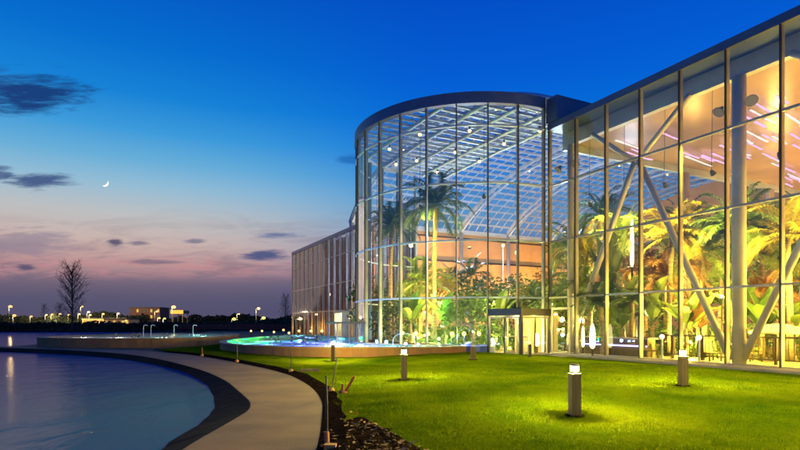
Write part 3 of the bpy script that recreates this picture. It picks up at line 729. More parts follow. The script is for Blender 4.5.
lamps2 = [((-11.6,36.5),(0,1,.06),1500),((-12.2,42),(0,1,.08),1200),((-12,48),(0,1,.1),900),((-10.3,33.6),(0,1,.12),900),((-9.2,37),(.2,.85,.9),900),((-9.3,32.4),(.15,.7,1),700),((-7.6,31),(.10,.16,1),1100),((-7.2,35),(.04,.05,1),1300),
          ((-5.6,29.9),(.04,.06,1),1200),((-5.4,33.5),(.05,.06,1),1300),((-3.9,29.2),(.6,.5,1),900),((-3.9,32.5),(.9,.75,1),1100),((-2.2,29.2),(.55,.8,1),900),((-2.4,31.4),(.10,.6,1),900),((-.4,29.0),(.06,.5,1),800),((1.0,28.9),(.05,.6,.9),600),((-4.6,38),(.1,.3,1),1300),((-4.8,43),(.05,.6,.8),1300),((-8,46),(.08,.12,1),1600),((-6.5,52),(.2,.4,1),1500),((-10,53),(.1,.7,.8),1000)]
for (p, c_, e_) in lamps2:
    lo = MB().lathe([(.14,0),(.14,.05),(.09,.09)], 12, (*p,.05)).build('underwater_lamp', glow('underwater_glow', c_, 4), pool)
    light('pool_light', (*p,.34), e_*.30, c_, lo, .12)
p1 = chaikin([(-28.7,43),(-27.8,40.4),(-24.5,38.4),(-21,37.8),(-18,38.6),(-15.9,40.8),(-14.9,44),(-15.2,51),(-18,58),(-23,60),(-27.5,57),(-29,50)], 2, True)
pool1 = thing('round_pool', 'round raised pool with brown stone wall and pale still water beside the lake', 'pool', (-22,48,0))
MB().ring(p1, inset(p1,.5), -.1, .66).build('stone_wall', M['stone'], pool1)
MB().ring(inset(p1,-.05), inset(p1,.56), .661, .71).build('coping', mat('brown_coping', (.24,.17,.12),(.18,.13,.09), .75, scale=3), pool1)
MB().poly([(x,y,.05) for x,y in inset(p1,.5)]).build('basin', M['pooltile'], pool1)
MB().poly([(x,y,.63) for x,y in inset(p1,.5)]).build('water_surface', M['poolwater'], pool1)
for (p, c_, e_) in (((-19,43),(.5,1,.85),220),((-22.5,42.5),(.9,.85,.7),160),((-17.5,47),(.3,1,.8),300),((-20,52),(.35,1,.9),300),((-25.5,43),(.9,.8,.7),90)):
    lo = MB().lathe([(.14,0),(.14,.05),(.09,.09)], 12, (*p,.05)).build('underwater_lamp', glow('pale_underwater_glow', c_, 3), pool1)
    light('pool_light', (*p,.40), e_, c_, lo, .12)
def handrail(name, label, cat, pts, m, r=.035, group=None):
    o = thing(name, label, cat, Vector(pts[0]), group)
    MB().tube(chaikin([tuple(p) for p in pts], 2), r, 8).build('rail', M[m], o, smooth=True); 
    MB().lathe([(r*2.2,0),(r*2.2,.03)], 12, tuple(pts[0])).build('base_plate', M[m], o); return o
for i, (px, lb) in enumerate(((143.5, 'hooked pale handrail on round pool, one of the close pair'), (151, 'hooked pale handrail on round pool, one of the close pair'),
                              (174, 'lone hooked handrail standing midway along the round pool'), (193, 'lone hooked handrail where the round pool curves away'))):
    b_ = at(px, 46.5, .64)
    handrail('handrail', lb, 'handrail', [b_, b_+Vector((0,0,.8)), b_+Vector((.03,0,.98)), b_+Vector((.2,.1,1.0)), b_+Vector((.30,.1,.9))], 'cream_steel', .035, 'hooked handrails on the round pool')
b_ = Vector((-.4,30.2,.5))
handrail('pool_handrail', 'white sloping handrail going into pool beside the glass drum', 'handrail', [b_, b_+Vector((0,0,.45)), b_+Vector((.35,-.1,.72)), b_+Vector((1.1,-.5,.7)), b_+Vector((1.25,-.55,.2))], 'white_steel', .018)

def bather(label, loc, rot, group=None):
    o = thing('person', label, 'person', loc, group)
    me = bpy.data.meshes.new('body')
    V = [(0,0,-.25),(0,0,-.05),(0,0,.08),(0,-.01,.17),(0,-.02,.28),(0,-.015,.37),(.17,0,.06),(.23,0,-.1),(-.17,0,.06),(-.23,0,-.1),(0,-.10,.27)]
    E = [(0,1),(1,2),(2,3),(3,4),(4,5),(2,6),(6,7),(2,8),(8,9),(4,10)]
    rad = [.15,.16,.10,.055,.085,.075,.075,.055,.075,.055,.02]
    me.from_pydata(V, E, []); ob = bpy.data.objects.new('body', me); C.objects.link(ob); ob.parent = o; me.materials.append(M['skin'])
    sk = ob.modifiers.new('skin', 'SKIN')
    for i, d in enumerate(me.skin_vertices[0].data): d.radius = (rad[i], rad[i]*.85); d.use_root = (i == 0)
    ob.modifiers.new('sub', 'SUBSURF').levels = 2; ob.modifiers['sub'].render_levels = 2
    h = MB()
    for i in range(7):
        for k in range(12):
            a = 2*PI*k/12; e_ = PI/2*i/6
            fr = 1.0 if math.sin(a) > -.3 or i > 3 else .8
            h.v.append((.098*math.cos(a)*math.cos(e_)*fr, -.0+.105*math.sin(a)*math.cos(e_)*fr, .31+.115*math.sin(e_)))
    for i in range(6):
        for k in range(12): h.f.append((i*12+k, i*12+(k+1)%12, (i+1)*12+(k+1)%12, (i+1)*12+k))
    h.build('hair', M['blackhair'], None, smooth=True).parent = o
    o.rotation_euler = (0, 0, rot); return o
bpair = 'bathers in the coloured pool'
for (px, Y, rot, lb) in ((271.5,38,2.6,'bather shoulder deep in blue water, one of a close pair'), (278,38.6,3.4,'bather shoulder deep in blue water, one of a close pair'),
                         (292,36.5,1.2,'bather with dark hair alone in deep blue water by the pool wall'), (303.5,36,4.0,'bather alone midway in blue water between other heads and bollard'),
                         (317,37.5,2.2,'bather with dark hair in blue water close to the wall bollard')):
    bather(lb, at(px,Y,.45), rot, bpair)
for (px, Y, rot, lb) in ((116,43.5,2.9,'bather alone in pale round pool beyond the stone wall'), (133.5,44,3.6,'bather in round pool beside hooked handrails, larger of two heads'),
                         (139,45,2.0,'bather in round pool beside hooked handrails, smaller of two heads'), (167,44.5,3.1,'bather in round pool before the lone midway handrail')):
    bather(lb, at(px,Y,.62), rot, 'bathers in the round pool')

# ------------------------------------------------------------------ bollards, stakes
def bollard(label, loc, h=.9, w=.17, lit=True, m='wood', group='bollard lamps on the lawn', glow='bollardglow', rot=.1, pw=1000):
    o = thing('bollard_lamp', label, 'bollard', loc, group)
    q = MB(); a = w/2
    prof = [(-a,-a),(a,-a),(a,a),(-a,a)]
    q.prism([(x+loc[0], y+loc[1]) for x, y in prof], loc[2]-.1, loc[2]+h-.17)
    q.build('post', M[m], o)
    MB().lathe([(a*.45,h-.17),(a*.45,h-.131)], 10, tuple(loc)).build('neck', M['darkmetal'], o)
    MB().lathe([(a*.88,h-.13),(a*.92,h-.03)], 14, tuple(loc)).build('lantern', M[glow] if lit else M['alu'], o)
    if lit: light('bollard_light', Vector(loc)+Vector((0,0,h-.065)), pw, (1,.78,.16), o, .05)
    MB().lathe([(a*1.0,h-.03),(a*1.05,h-.01),(a*.8,h)], 14, tuple(loc)).build('cap', M['darkmetal'], o)
    MB().lathe([(w*1.05,.0),(w*1.0,.03)], 16, (loc[0],loc[1],loc[2]-.005)).build('base_ring', M['soil'], o)
    o.rotation_euler = (0,0,rot); return o
def gz(px, py):
    Y = CAMH*FPX/(py-HZ); p = at(px, Y)
    p.z = lawn_z(p.x, p.y); 
    for _ in range(4):
        Y = (CAMH-p.z)*FPX/(py-HZ); p = at(px, Y); p.z = lawn_z(p.x, p.y)
    return p
bollard('lit square bollard lamp standing alone mid lawn, biggest of them', gz(574.5,416), .93)
bollard('lit bollard lamp on lawn before the thick hall column', gz(683,386), .93)
bollard('lit bollard lamp on lawn facing the end of the curved pool wall', gz(404,380), .92)
bollard('lit bollard lamp standing against the stone wall of coloured pool', gz(333,361), .92)
bollard('small unlit bollard on lawn close to the revolving door porch', gz(473,360), .72, .2, False)
bollard('lit bollard lamp on lawn past the thick hall column', Vector((11.6,11.5,lawn_z(11.6,11.5))), .93)
bollard('lit bollard lamp on near lawn by the glass front', Vector((7.4,5.2,lawn_z(7.4,5.2))), .93)
o = thing('door_post', 'short dark post on paving before the revolving door', 'post', gz(530,357))
q = wloc(o); MB().lathe([(.07,-.05),(.07,.55),(.05,.6)], 12, tuple(q)).build('shaft', M['darkmetal'], o); MB().lathe([(.11,0),(.11,.04)], 12, tuple(q)).build('foot', M['darkmetal'], o)
glob = 'low globe lamps along the far wing'
for i, (px, py) in enumerate(((251,331),(262,331),(274,332),(283.5,330),(289,333),(299,331),(311,331),(322,331))):
    Y = 66-i*2.0; z = CAMH-(py-HZ)/FPX*Y
    p = at(px, Y)
    o = thing('globe_lamp', 'small glowing globe lamp on low post in row along far wing', 'lamp', p, glob)
    MB().tube([p+Vector((0,0,-.02)), p+Vector((0,0,z-.1))], .04, 8).build('post', M['darkmetal'], o)
    MB().ball(p+Vector((0,0,z)), .12, 10, 7).build('globe', glow('globe_glow', (1,.58,.16), 2) if i == 0 else bpy.data.materials['globe_glow'], o, smooth=True)

def stake(label, base, top, r, clod=True, m='darkmetal'):
    o = thing('stake', label, 'stake', base, 'thin stakes along the path edge')
    MB().tube([base+Vector((0,0,-.05)), base.lerp(top,.5)+Vector((.006,0,0)), top], [r*1.1, r, r*.9], 8).build('rod', M[m], o)
    if clod:
        q = MB(); q.ball(base+Vector((0,0,.04)), .085, 9, 6, (1.1,1.0,.9)); q.build('base_clod', M['ochre'], o)
    return o
def gp0(px, py, z=.05): Y = (CAMH-z)*FPX/(py-HZ); return at(px, Y, z)
b0 = gp0(291,372); stake('thin dark stake at path edge where the lawn is lit', b0, b0+Vector((0,0,.98)), .018)
b0 = gp0(331,392); stake('leaning dark stake beside the red stakes', b0, b0+Vector((.14,.1,.86)), .016)
b0 = gp0(237,362); stake('faint thin stake on dark grass where path bends', b0, b0+Vector((0,0,.9)), .02)
b0 = gp0(202,356); stake('short stake with reddish base on far path edge', b0, b0+Vector((0,0,.45)), .03, True, 'terracotta')
b0 = gp0(152,350.5); stake('pale thin stake before the round pool wall', b0, b0+Vector((0,0,.8)), .03, False, 'wood')
# tall stake with drain pipe and clay block by the soil bed
b0 = Vector((-1.06,7.75,.05))
o = stake('tall dark stake rising from clay pipe beside the soil bed', b0, b0+Vector((-.02,.05,.98)), .014, False)
MB().tube([b0+Vector((0,0,-.05)), b0+Vector((-.01,.01,.17))], [.042,.038], 12).build('clay_pipe', M['terracotta'], o)
o2 = thing('clay_block', 'ochre clay block lying at the foot of the tall stake', 'block', (-.98,7.45,.05))
MB().box(-1.05,-.89,7.38,7.52,.03,.11).build('body', M['ochre'], o2)
b1 = Vector((-1.36,9.9,.05)); stake('thin dark stake at soil bed corner by path', b1, b1+Vector((-.02,0,.62)), .018, False)
rp = gp0(344,393)
for (dx, dy, tx, tz, lb) in ((0,0,.26,.42,'long red stake leaning out of the dug soil'), (-.05,.06,.01,.22,'short red stub upright in dug soil beside long red stake')):
    o = thing('red_stake', lb, 'stake', rp+Vector((dx,dy,0)))
    MB().bar(rp+Vector((dx,dy,-.03)), rp+Vector((dx+tx,dy,tz)), .055, .055).build('shaft', M['redpaint'], o)
    MB().ball(rp+Vector((dx,dy,.02)), .07, 8, 5, (1.3,1,.6)).build('foot_clod', M['terracotta'], o)
o = thing('timber_offcut', 'dark timber offcut lying in the path edge soil', 'timber', (0,0,0)); o.location = gp0(302,372)
q = wloc(o); MB().bar(q+Vector((-.1,0,.05)), q+Vector((.6,.1,.06)), .14, .1).build('plank', M['bark'], o)

# ------------------------------------------------------------------ plants
def frond(q, base, az, e0, L, droop, lw, n=16, leaflet=.32, rach=.018):
    d = Vector((math.cos(az)*math.cos(e0), math.sin(az)*math.cos(e0), math.sin(e0))); p = Vector(base); st = L/n; pts = [p.copy()]; dirs = [d.copy()]
    for i in range(n):
        d = (d + Vector((0,0,-droop*(i+1)/n/n*2.2))).normalized(); p = p + d*st; pts.append(p.copy()); dirs.append(d.copy())
    q.tube(pts, [rach*(1-.8*i/n) for i in range(n+1)], 4, False)
    for i in range(2, n+1):
        f = i/n; ln = leaflet*L*(math.sin(PI*min(f*.92+.06,1))**.6)
        d = dirs[i]; sd = d.cross(Vector((0,0,1)))
        if sd.length < .05: sd = Vector((math.sin(az), -math.cos(az), 0))
        sd.normalize(); up = sd.cross(d)
        for g in (-1, 1):
            for h in (0, .5):
                pp_ = pts[i-1].lerp(pts[i], h)
                v = (sd*g*.85 + d*.55 + up*.18).normalized()
                tip = pp_ + v*ln*rnd.uniform(.85,1.1) + Vector((0,0,-.35*ln*rnd.uniform(.6,1.4)))
                mid = pp_ + v*ln*.5 + Vector((0,0,-.04*ln)); wv = d*lw
                q.add([pp_, mid+wv, tip, mid-wv], [(0,1,2,3)])
def feather_palm(label, loc, h, L=2.6, nf=16, leaf='palmleaf', droop=1.2, lean=.3, tr=.16, group=None, name='palm_tree', cat='palm'):
    o = thing(name, label, cat, loc, group); l = Vector(loc)
    a = rnd.uniform(0, 6.28); lv = Vector((math.cos(a), math.sin(a), 0))*lean
    pts = [l+lv*(f*f)+Vector((0,0,h*f)) for f in [i/10 for i in range(11)]]
    MB().tube(pts, [tr*(1.35-.5*i/10 if i < 2 else 1.0-.25*i/10) for i in range(11)], 10).build('trunk', M['palmtrunk'], o, smooth=True)
    q = MB(); top = pts[-1]
    for i in range(nf):
        f = i/nf; frond(q, top+Vector((0,0,rnd.uniform(-.1,.15))), i*2.4+rnd.uniform(-.3,.3), R(78-95*f), L*rnd.uniform(.85,1.1), droop*rnd.uniform(.7,1.3), L*.018)
    q.build('crown', M[leaf], o); return o
def banana(label, loc, h, leaf='bananaleaf', n=9, group=None, name='banana_plant', upright=.0):
    o = thing(name, label, 'plant', loc, group); l = Vector(loc)
    sh = h*.42
    MB().tube([l, l+Vector((.03,0,sh*.5)), l+Vector((0,.03,sh))], [.13,.11,.08], 9).build('stem', M['palmtrunk'], o, smooth=True)
    q = MB()
    for i in range(n):
        az = i*2.4+rnd.uniform(-.3,.3); e0 = R(82-(48-40*upright)*i/n); Lf = h*.62*rnd.uniform(.85,1.1); w = Lf*.15*(1-.4*upright)
        d = Vector((math.cos(az)*math.cos(e0), math.sin(az)*math.cos(e0), math.sin(e0))); p = l+Vector((0,0,sh*rnd.uniform(.8,1))); m_ = 12; rows_ = []
        for k in range(m_+1):
            sd = d.cross(Vector((0,0,1))); sd = sd.normalized() if sd.length > .02 else Vector((1,0,0))
            up = sd.cross(d); f = k/m_; ww = 0.015 if f < .22 else w*math.sin(PI*min(1,(f-.2)/.8*.97+.03))**.55
            j = rnd.uniform(.75,1.05)
            rows_.append((p+sd*ww*j+up*ww*.25, p.copy(), p-sd*ww*rnd.uniform(.75,1.05)+up*ww*.25))
            d = (d+Vector((0,0,-(.16-.1*upright)*f*1.2))).normalized(); p = p+d*Lf/m_
        for k in range(m_):
            a_, b_2 = rows_[k], rows_[k+1]
            q.add([a_[0],a_[1],b_2[1],b_2[0]], [(0,1,2,3)]); q.add([a_[1],a_[2],b_2[2],b_2[1]], [(0,1,2,3)])
    q.build('leaves', M[leaf], o); return o
def broadleaf(label, loc, h, wd, leaf='darkleaf', nl=1100, name='broadleaf_tree', cat='tree', group=None, ls=.2, trunk=True):
    o = thing(name, label, cat, loc, group); l = Vector(loc)
    q = MB(); q.tube([l, l+Vector((.05,0,h*.3)), l+Vector((0,.05,h*.6))], [.16,.12,.07], 8)
    cl = []
    for i in range(13):
        a = i*2.4; rr = wd*.5*math.sqrt((i+.5)/13); z = h*(.5+.42*rnd.random()) - rr*rr/wd*.5
        c = l+Vector((rr*math.cos(a), rr*math.sin(a), z)); cl.append((c, wd*rnd.uniform(.16,.27)))
        q.tube([l+Vector((0,0,h*rnd.uniform(.3,.55))), l.lerp(c,.6)+Vector((0,0,.25*h)) if False else (l+Vector((0,0,h*.5))).lerp(c,.6), c], [.06,.04,.015], 5)
    q.build('trunk', M['bark'], o)
    q = MB()
    for _ in range(nl):
        c, r_ = cl[rnd.randrange(len(cl))]
        v = Vector((rnd.gauss(0,1), rnd.gauss(0,1), rnd.gauss(0,.8))).normalized()*r_*rnd.random()**.4
        p = c+v; a = Vector((rnd.gauss(0,1), rnd.gauss(0,1), rnd.gauss(0,.5))).normalized(); b2 = a.cross(Vector((rnd.gauss(0,1), rnd.gauss(0,1), rnd.gauss(0,1)))).normalized()
        s_ = ls*rnd.uniform(.6,1.3); q.add([p-a*s_, p+b2*s_*.42, p+a*s_, p-b2*s_*.42], [(0,1,2,3)])
    q.build('crown', M[leaf], o); return o
rnd.seed(21)
# under the drum and vault
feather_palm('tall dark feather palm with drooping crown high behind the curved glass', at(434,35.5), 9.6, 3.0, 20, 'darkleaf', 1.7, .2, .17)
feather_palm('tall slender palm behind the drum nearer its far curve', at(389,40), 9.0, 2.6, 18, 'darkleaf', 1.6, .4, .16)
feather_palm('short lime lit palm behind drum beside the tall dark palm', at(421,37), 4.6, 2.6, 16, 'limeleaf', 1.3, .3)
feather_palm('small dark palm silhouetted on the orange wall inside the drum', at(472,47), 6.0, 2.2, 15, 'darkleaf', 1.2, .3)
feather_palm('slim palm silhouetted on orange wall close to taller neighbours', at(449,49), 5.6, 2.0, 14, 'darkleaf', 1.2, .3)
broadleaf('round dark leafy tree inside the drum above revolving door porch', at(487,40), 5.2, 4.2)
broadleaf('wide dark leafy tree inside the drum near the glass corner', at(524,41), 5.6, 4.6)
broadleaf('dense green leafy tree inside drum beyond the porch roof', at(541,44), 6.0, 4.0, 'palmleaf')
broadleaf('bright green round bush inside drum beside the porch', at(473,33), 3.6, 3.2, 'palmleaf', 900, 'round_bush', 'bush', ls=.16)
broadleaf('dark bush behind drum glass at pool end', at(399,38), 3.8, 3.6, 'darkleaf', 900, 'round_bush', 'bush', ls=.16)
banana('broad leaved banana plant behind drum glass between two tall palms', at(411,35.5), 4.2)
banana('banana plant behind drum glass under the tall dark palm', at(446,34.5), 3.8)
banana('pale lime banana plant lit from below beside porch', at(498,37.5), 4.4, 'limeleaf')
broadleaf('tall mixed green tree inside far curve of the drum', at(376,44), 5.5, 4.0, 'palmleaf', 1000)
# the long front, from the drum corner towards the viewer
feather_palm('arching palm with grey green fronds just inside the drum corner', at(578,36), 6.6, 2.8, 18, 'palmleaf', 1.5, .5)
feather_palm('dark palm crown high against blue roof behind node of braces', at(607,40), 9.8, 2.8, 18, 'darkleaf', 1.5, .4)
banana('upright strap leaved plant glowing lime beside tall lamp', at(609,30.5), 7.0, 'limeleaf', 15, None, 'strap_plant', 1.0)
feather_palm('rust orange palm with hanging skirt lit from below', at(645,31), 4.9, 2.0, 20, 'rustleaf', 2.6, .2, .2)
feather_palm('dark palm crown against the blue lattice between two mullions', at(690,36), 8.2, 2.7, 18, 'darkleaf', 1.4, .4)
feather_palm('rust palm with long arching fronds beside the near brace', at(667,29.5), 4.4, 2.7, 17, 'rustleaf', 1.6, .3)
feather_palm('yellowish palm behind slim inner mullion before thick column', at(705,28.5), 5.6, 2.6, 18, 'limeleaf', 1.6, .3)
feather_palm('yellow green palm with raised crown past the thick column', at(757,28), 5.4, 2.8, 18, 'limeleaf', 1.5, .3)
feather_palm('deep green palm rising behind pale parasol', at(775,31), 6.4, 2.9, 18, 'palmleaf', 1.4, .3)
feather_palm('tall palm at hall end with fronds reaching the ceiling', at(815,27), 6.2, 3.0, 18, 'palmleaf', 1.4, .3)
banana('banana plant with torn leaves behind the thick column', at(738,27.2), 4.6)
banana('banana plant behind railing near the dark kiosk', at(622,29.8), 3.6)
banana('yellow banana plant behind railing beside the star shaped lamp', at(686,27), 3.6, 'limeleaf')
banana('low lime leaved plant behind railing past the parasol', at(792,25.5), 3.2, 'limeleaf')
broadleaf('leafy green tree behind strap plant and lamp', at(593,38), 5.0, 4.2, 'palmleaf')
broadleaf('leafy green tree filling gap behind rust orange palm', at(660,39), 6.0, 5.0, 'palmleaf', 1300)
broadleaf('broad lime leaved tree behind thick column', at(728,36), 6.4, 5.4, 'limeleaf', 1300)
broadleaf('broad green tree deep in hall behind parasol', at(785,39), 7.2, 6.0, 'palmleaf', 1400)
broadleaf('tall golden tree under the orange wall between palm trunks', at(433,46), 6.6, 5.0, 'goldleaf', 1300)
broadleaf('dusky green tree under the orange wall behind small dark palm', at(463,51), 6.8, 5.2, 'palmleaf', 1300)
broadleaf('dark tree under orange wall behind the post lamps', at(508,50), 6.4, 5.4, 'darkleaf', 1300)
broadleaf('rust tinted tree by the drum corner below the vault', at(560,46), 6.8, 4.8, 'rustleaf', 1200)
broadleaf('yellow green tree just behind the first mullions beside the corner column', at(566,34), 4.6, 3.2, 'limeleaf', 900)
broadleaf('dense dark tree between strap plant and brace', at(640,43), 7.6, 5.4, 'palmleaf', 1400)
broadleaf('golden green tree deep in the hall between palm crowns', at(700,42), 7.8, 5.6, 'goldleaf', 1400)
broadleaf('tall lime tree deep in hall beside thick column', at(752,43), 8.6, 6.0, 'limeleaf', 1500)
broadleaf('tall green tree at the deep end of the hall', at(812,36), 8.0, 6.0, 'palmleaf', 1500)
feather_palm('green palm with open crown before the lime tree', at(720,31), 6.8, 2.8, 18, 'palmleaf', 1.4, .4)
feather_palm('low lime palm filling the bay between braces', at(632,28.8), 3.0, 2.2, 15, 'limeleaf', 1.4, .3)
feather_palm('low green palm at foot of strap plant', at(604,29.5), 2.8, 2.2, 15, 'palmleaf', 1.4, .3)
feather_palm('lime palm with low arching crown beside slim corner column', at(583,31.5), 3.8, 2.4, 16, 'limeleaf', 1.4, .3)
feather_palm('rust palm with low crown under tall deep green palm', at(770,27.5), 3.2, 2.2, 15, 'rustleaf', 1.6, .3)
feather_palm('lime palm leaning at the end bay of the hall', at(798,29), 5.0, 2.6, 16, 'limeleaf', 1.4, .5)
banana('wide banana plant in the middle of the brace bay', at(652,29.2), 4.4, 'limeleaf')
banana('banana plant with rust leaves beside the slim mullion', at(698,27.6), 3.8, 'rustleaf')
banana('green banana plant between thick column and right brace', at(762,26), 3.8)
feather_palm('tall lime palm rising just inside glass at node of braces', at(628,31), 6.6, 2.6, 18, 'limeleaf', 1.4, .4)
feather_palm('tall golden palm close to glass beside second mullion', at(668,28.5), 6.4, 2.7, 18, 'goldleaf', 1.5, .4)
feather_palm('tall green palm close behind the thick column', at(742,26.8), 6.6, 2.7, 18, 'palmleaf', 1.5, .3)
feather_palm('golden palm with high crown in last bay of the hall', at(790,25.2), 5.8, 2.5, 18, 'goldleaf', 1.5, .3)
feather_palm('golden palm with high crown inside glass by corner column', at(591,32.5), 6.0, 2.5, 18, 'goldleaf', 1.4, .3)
q = MB()
for _ in range(15000):
    if rnd.random() < .45:
        t, s_ = rnd.uniform(-9, 13), rnd.uniform(3.5, 20)
    else:
        t, s_ = rnd.uniform(13, 34), rnd.uniform(-5.6, 22)
        if (t-21)**2+(s_+.3)**2 > 44 and s_ < 1: continue
    if mnoise.noise(Vector((t*.3, s_*.3, 2))) < -.12: continue
    p = F(t, s_, rnd.uniform(.05, 1.0)*2.3*(.6+.5*mnoise.noise(Vector((t*.5,s_*.5,5)))))
    a = Vector((rnd.gauss(0,1), rnd.gauss(0,1), rnd.gauss(.6,.6))).normalized(); b2 = a.cross(Vector((rnd.gauss(0,1), rnd.gauss(0,1), rnd.gauss(0,1)))).normalized()
    s2 = rnd.uniform(.15,.4); q.add([p-a*s2, p+b2*s2*.3, p+a*s2, p-b2*s2*.3], [(0,1,2,3)])
tag(q.build('undergrowth', M['palmleaf']), 'low leafy planting covering the hall beds', 'undergrowth', kind='stuff')

# ------------------------------------------------------------------ things inside the hall
YEL = (1,.70,.07); AMB = (1,.46,.07)
def flood(loc, power, col, hz=.3, group='floodlights among the indoor plants'):
    loc = Vector(loc); o = thing('floodlight', 'small post floodlight hidden among indoor plants, tall ones added for glow', 'lamp', loc, group)
    MB().tube([loc, loc+Vector((0,0,hz))], .04, 6).build('post', M['darkmetal'], o)
    MB().lathe([(.06,hz-.02),(.10,hz+.10)], 12, tuple(loc)).build('housing', M['darkmetal'], o)
    MB().ball(loc+Vector((0,0,hz+.17)), .085, 10, 6).build('lens', M['lampwarm'], o, smooth=True)
    light('flood', loc+Vector((0,0,hz+.17)), power, col, o, .10)
for (t, s_, pw, col) in ((1.2,4.5,1300,YEL),(4.6,3.6,1500,YEL),(7.2,4.2,1400,YEL),(9.8,4.4,1100,YEL),(12.0,3.6,900,(1,.8,.25)),(-2.5,4.5,1500,YEL),(-6,5,1200,YEL),
                         (3,10,1800,AMB),(8.5,11,1500,YEL),(-3,11,1700,AMB),(0,18,1600,AMB),
                         (15.5,-2.2,650,(.9,.9,.2)),(17.8,-4.6,500,(.5,1,.25)),(20.5,-4.6,650,YEL),(23,-3.5,650,YEL),(26,-1.0,500,YEL),(17,4,1000,(.9,.85,.2)),(23,5,900,YEL),(20,11,1000,YEL)):
    flood(F(t,s_,.04), pw*1.5, col, .6); flood(F(t+1.1,s_+.9,.04), pw*1.15, col, 2.9)  # second, taller post set is added for yellow glow on the upper foliage
def uplight(loc, power, col, label):
    loc = Vector(loc); o = thing('uplighter', label, 'lamp', loc, 'uplighters added to wash the hall ceiling and vault')
    MB().box(loc.x-.16,loc.x+.16,loc.y-.16,loc.y+.16,loc.z,loc.z+.14).build('housing', M['darkmetal'], o)
    MB().box(loc.x-.13,loc.x+.13,loc.y-.13,loc.y+.13,loc.z+.142,loc.z+.16).build('lens', M['lampwarm'], o)
    light('uplight', loc+Vector((0,0,.5)), power, col, o, .25)
for (t, s_) in ((2.9,12.4),(12.6,12.4),(2.9,22.4),(12.6,22.4),(-6.9,6),(-6.9,16)):  # fixtures added to carry the amber light on the ceiling
    uplight(F(t, s_, 6.2), 1500, (1,.56,.13), 'amber uplighter added high in the hall to warm the ceiling')
def column_spot(loc, label, aim, pw, col=(1,.82,.10)):
    loc = Vector(loc); o = thing('column_floodlight', label, 'floodlight', loc, 'floodlights clamped high on the hall columns')
    d = (Vector(aim)-loc).normalized()
    MB().tube([loc-d*.12, loc, loc+d*.16, loc+d*.2], [.07,.12,.24,.25], 14).build('housing', M['darkmetal'], o)
    MB().tube([loc+d*.202, loc+d*.215], .23, 14).build('lens', M['dimlens'], o)
    MB().bar(loc-d*.1, loc-d*.1+Vector((0,0,-.35)), .05, .05).build('bracket', M['darkmetal'], o)
    L_ = bpy.data.lights.new('flood', 'SPOT'); L_.energy = pw; L_.color = col; L_.shadow_soft_size = .25; L_.spot_size = R(66); L_.spot_blend = 1.0
    lo = bpy.data.objects.new('flood', L_); C.objects.link(lo); lo.parent = o; lo.location = d*.3; lo.rotation_euler = d.to_track_quat('-Z','Y').to_euler()
for (tc_, pw) in ((2.9,30000),(12.55,16000),(-6.9,32000)):  # pairs on the corner and end columns are unseen, added to light the lawn
    for sg, w_ in ((-1,'nearer'),(1,'farther')):
        column_spot(F(tc_+sg*.62,.95,11.0), 'dark dish floodlight on %s flank of %s' % (w_, {2.9:'the thick hall column',12.55:'the slim corner column, added to light the lawn',-6.9:'the end hall column, added to light the lawn'}[tc_]), F(tc_+sg*5.5-2.5,-8.2,0), pw)
for s_ in (6, 14, 22, 30, 38):
    loc = F(47.2, s_, 2.6); o = thing('wall_washer', 'amber wall washer on short stand before the far end wall', 'lamp', loc, 'wall washers before the far end wall')
    MB().tube([F(47.2,s_,0), loc], .05, 6).build('stand', M['darkmetal'], o); MB().ball(loc, .16, 8, 6).build('housing', M['darkmetal'], o)
    L_ = bpy.data.lights.new('wash', 'SPOT'); L_.energy = 6500; L_.color = (1,.50,.08); L_.shadow_soft_size = .2; L_.spot_size = R(130); L_.spot_blend = .6
    lo = bpy.data.objects.new('wash', L_); C.objects.link(lo); lo.parent = o; d = (F(51,s_,6.2)-loc).normalized(); lo.location = d*.3; lo.rotation_euler = d.to_track_quat('-Z','Y').to_euler()
# added cool lamps, unseen, to brighten the vault lattice
for (t, s_) in ((20,8),(30,6),(40,8),(24,20),(36,22)):
    uplight(F(t, s_, 8.6), 2600, (.60,.76,1.0), 'cool white uplighter added unseen to brighten the vaulted roof lattice')
spots = []
for k in range(5):
    for j, t in enumerate((17, 21.5, 26, 31, 36.5, 43)):
        if (k+j) % 2 == 0 or rnd.random() < .35: spots.append((t, 2.6+8*k))
spots = [(t, s_, vz(t)-.95) for t, s_ in spots] + [(t, s_, 14.0) for t, s_ in ((15.5,1.5),(17.5,-2.5),(19.5,-5.0),(21.5,-1.0),(23,-5.5),(24.5,-2.5),(26.5,.5),(18.5,1.0),(22.5,1.8),(26,-3.5))]
for (t, s_, z_) in spots:
    p = F(t, s_, z_); o = thing('spot_lamp', 'small warm spotlight hanging under the white roof lattice', 'lamp', p, 'spotlights under the roof lattice')
    MB().ball(p, .11, 8, 6).build('bulb', M['spot'], o); MB().tube([p+Vector((0,0,.1)), p+Vector((0,0,.3))], .05, 6).build('bracket', M['darkmetal'], o)
def pendant(label, loc, aim, pw, top, col=(1,.72,.08)):  # added cable-hung lamps, unseen, that brighten the indoor foliage from the front
    loc = Vector(loc); o = thing('added_pendant_flood', label, 'lamp', loc, 'pendant floodlights added inside the glass to light the plants')
    d = (Vector(aim)-loc).normalized()
    MB().tube([loc-d*.14, loc-d*.04, loc+d*.10], [.05,.10,.13], 12).build('housing', M['darkmetal'], o)
    MB().tube([loc-d*.1, Vector((loc.x, loc.y, top))], .012, 5).build('cable', M['darkmetal'], o)
    L_ = bpy.data.lights.new('flood', 'SPOT'); L_.energy = pw; L_.color = col; L_.shadow_soft_size = .15; L_.spot_size = R(112); L_.spot_blend = .7
    lo = bpy.data.objects.new('flood', L_); C.objects.link(lo); lo.parent = o; lo.location = d*.14; lo.rotation_euler = d.to_track_quat('-Z','Y').to_euler()
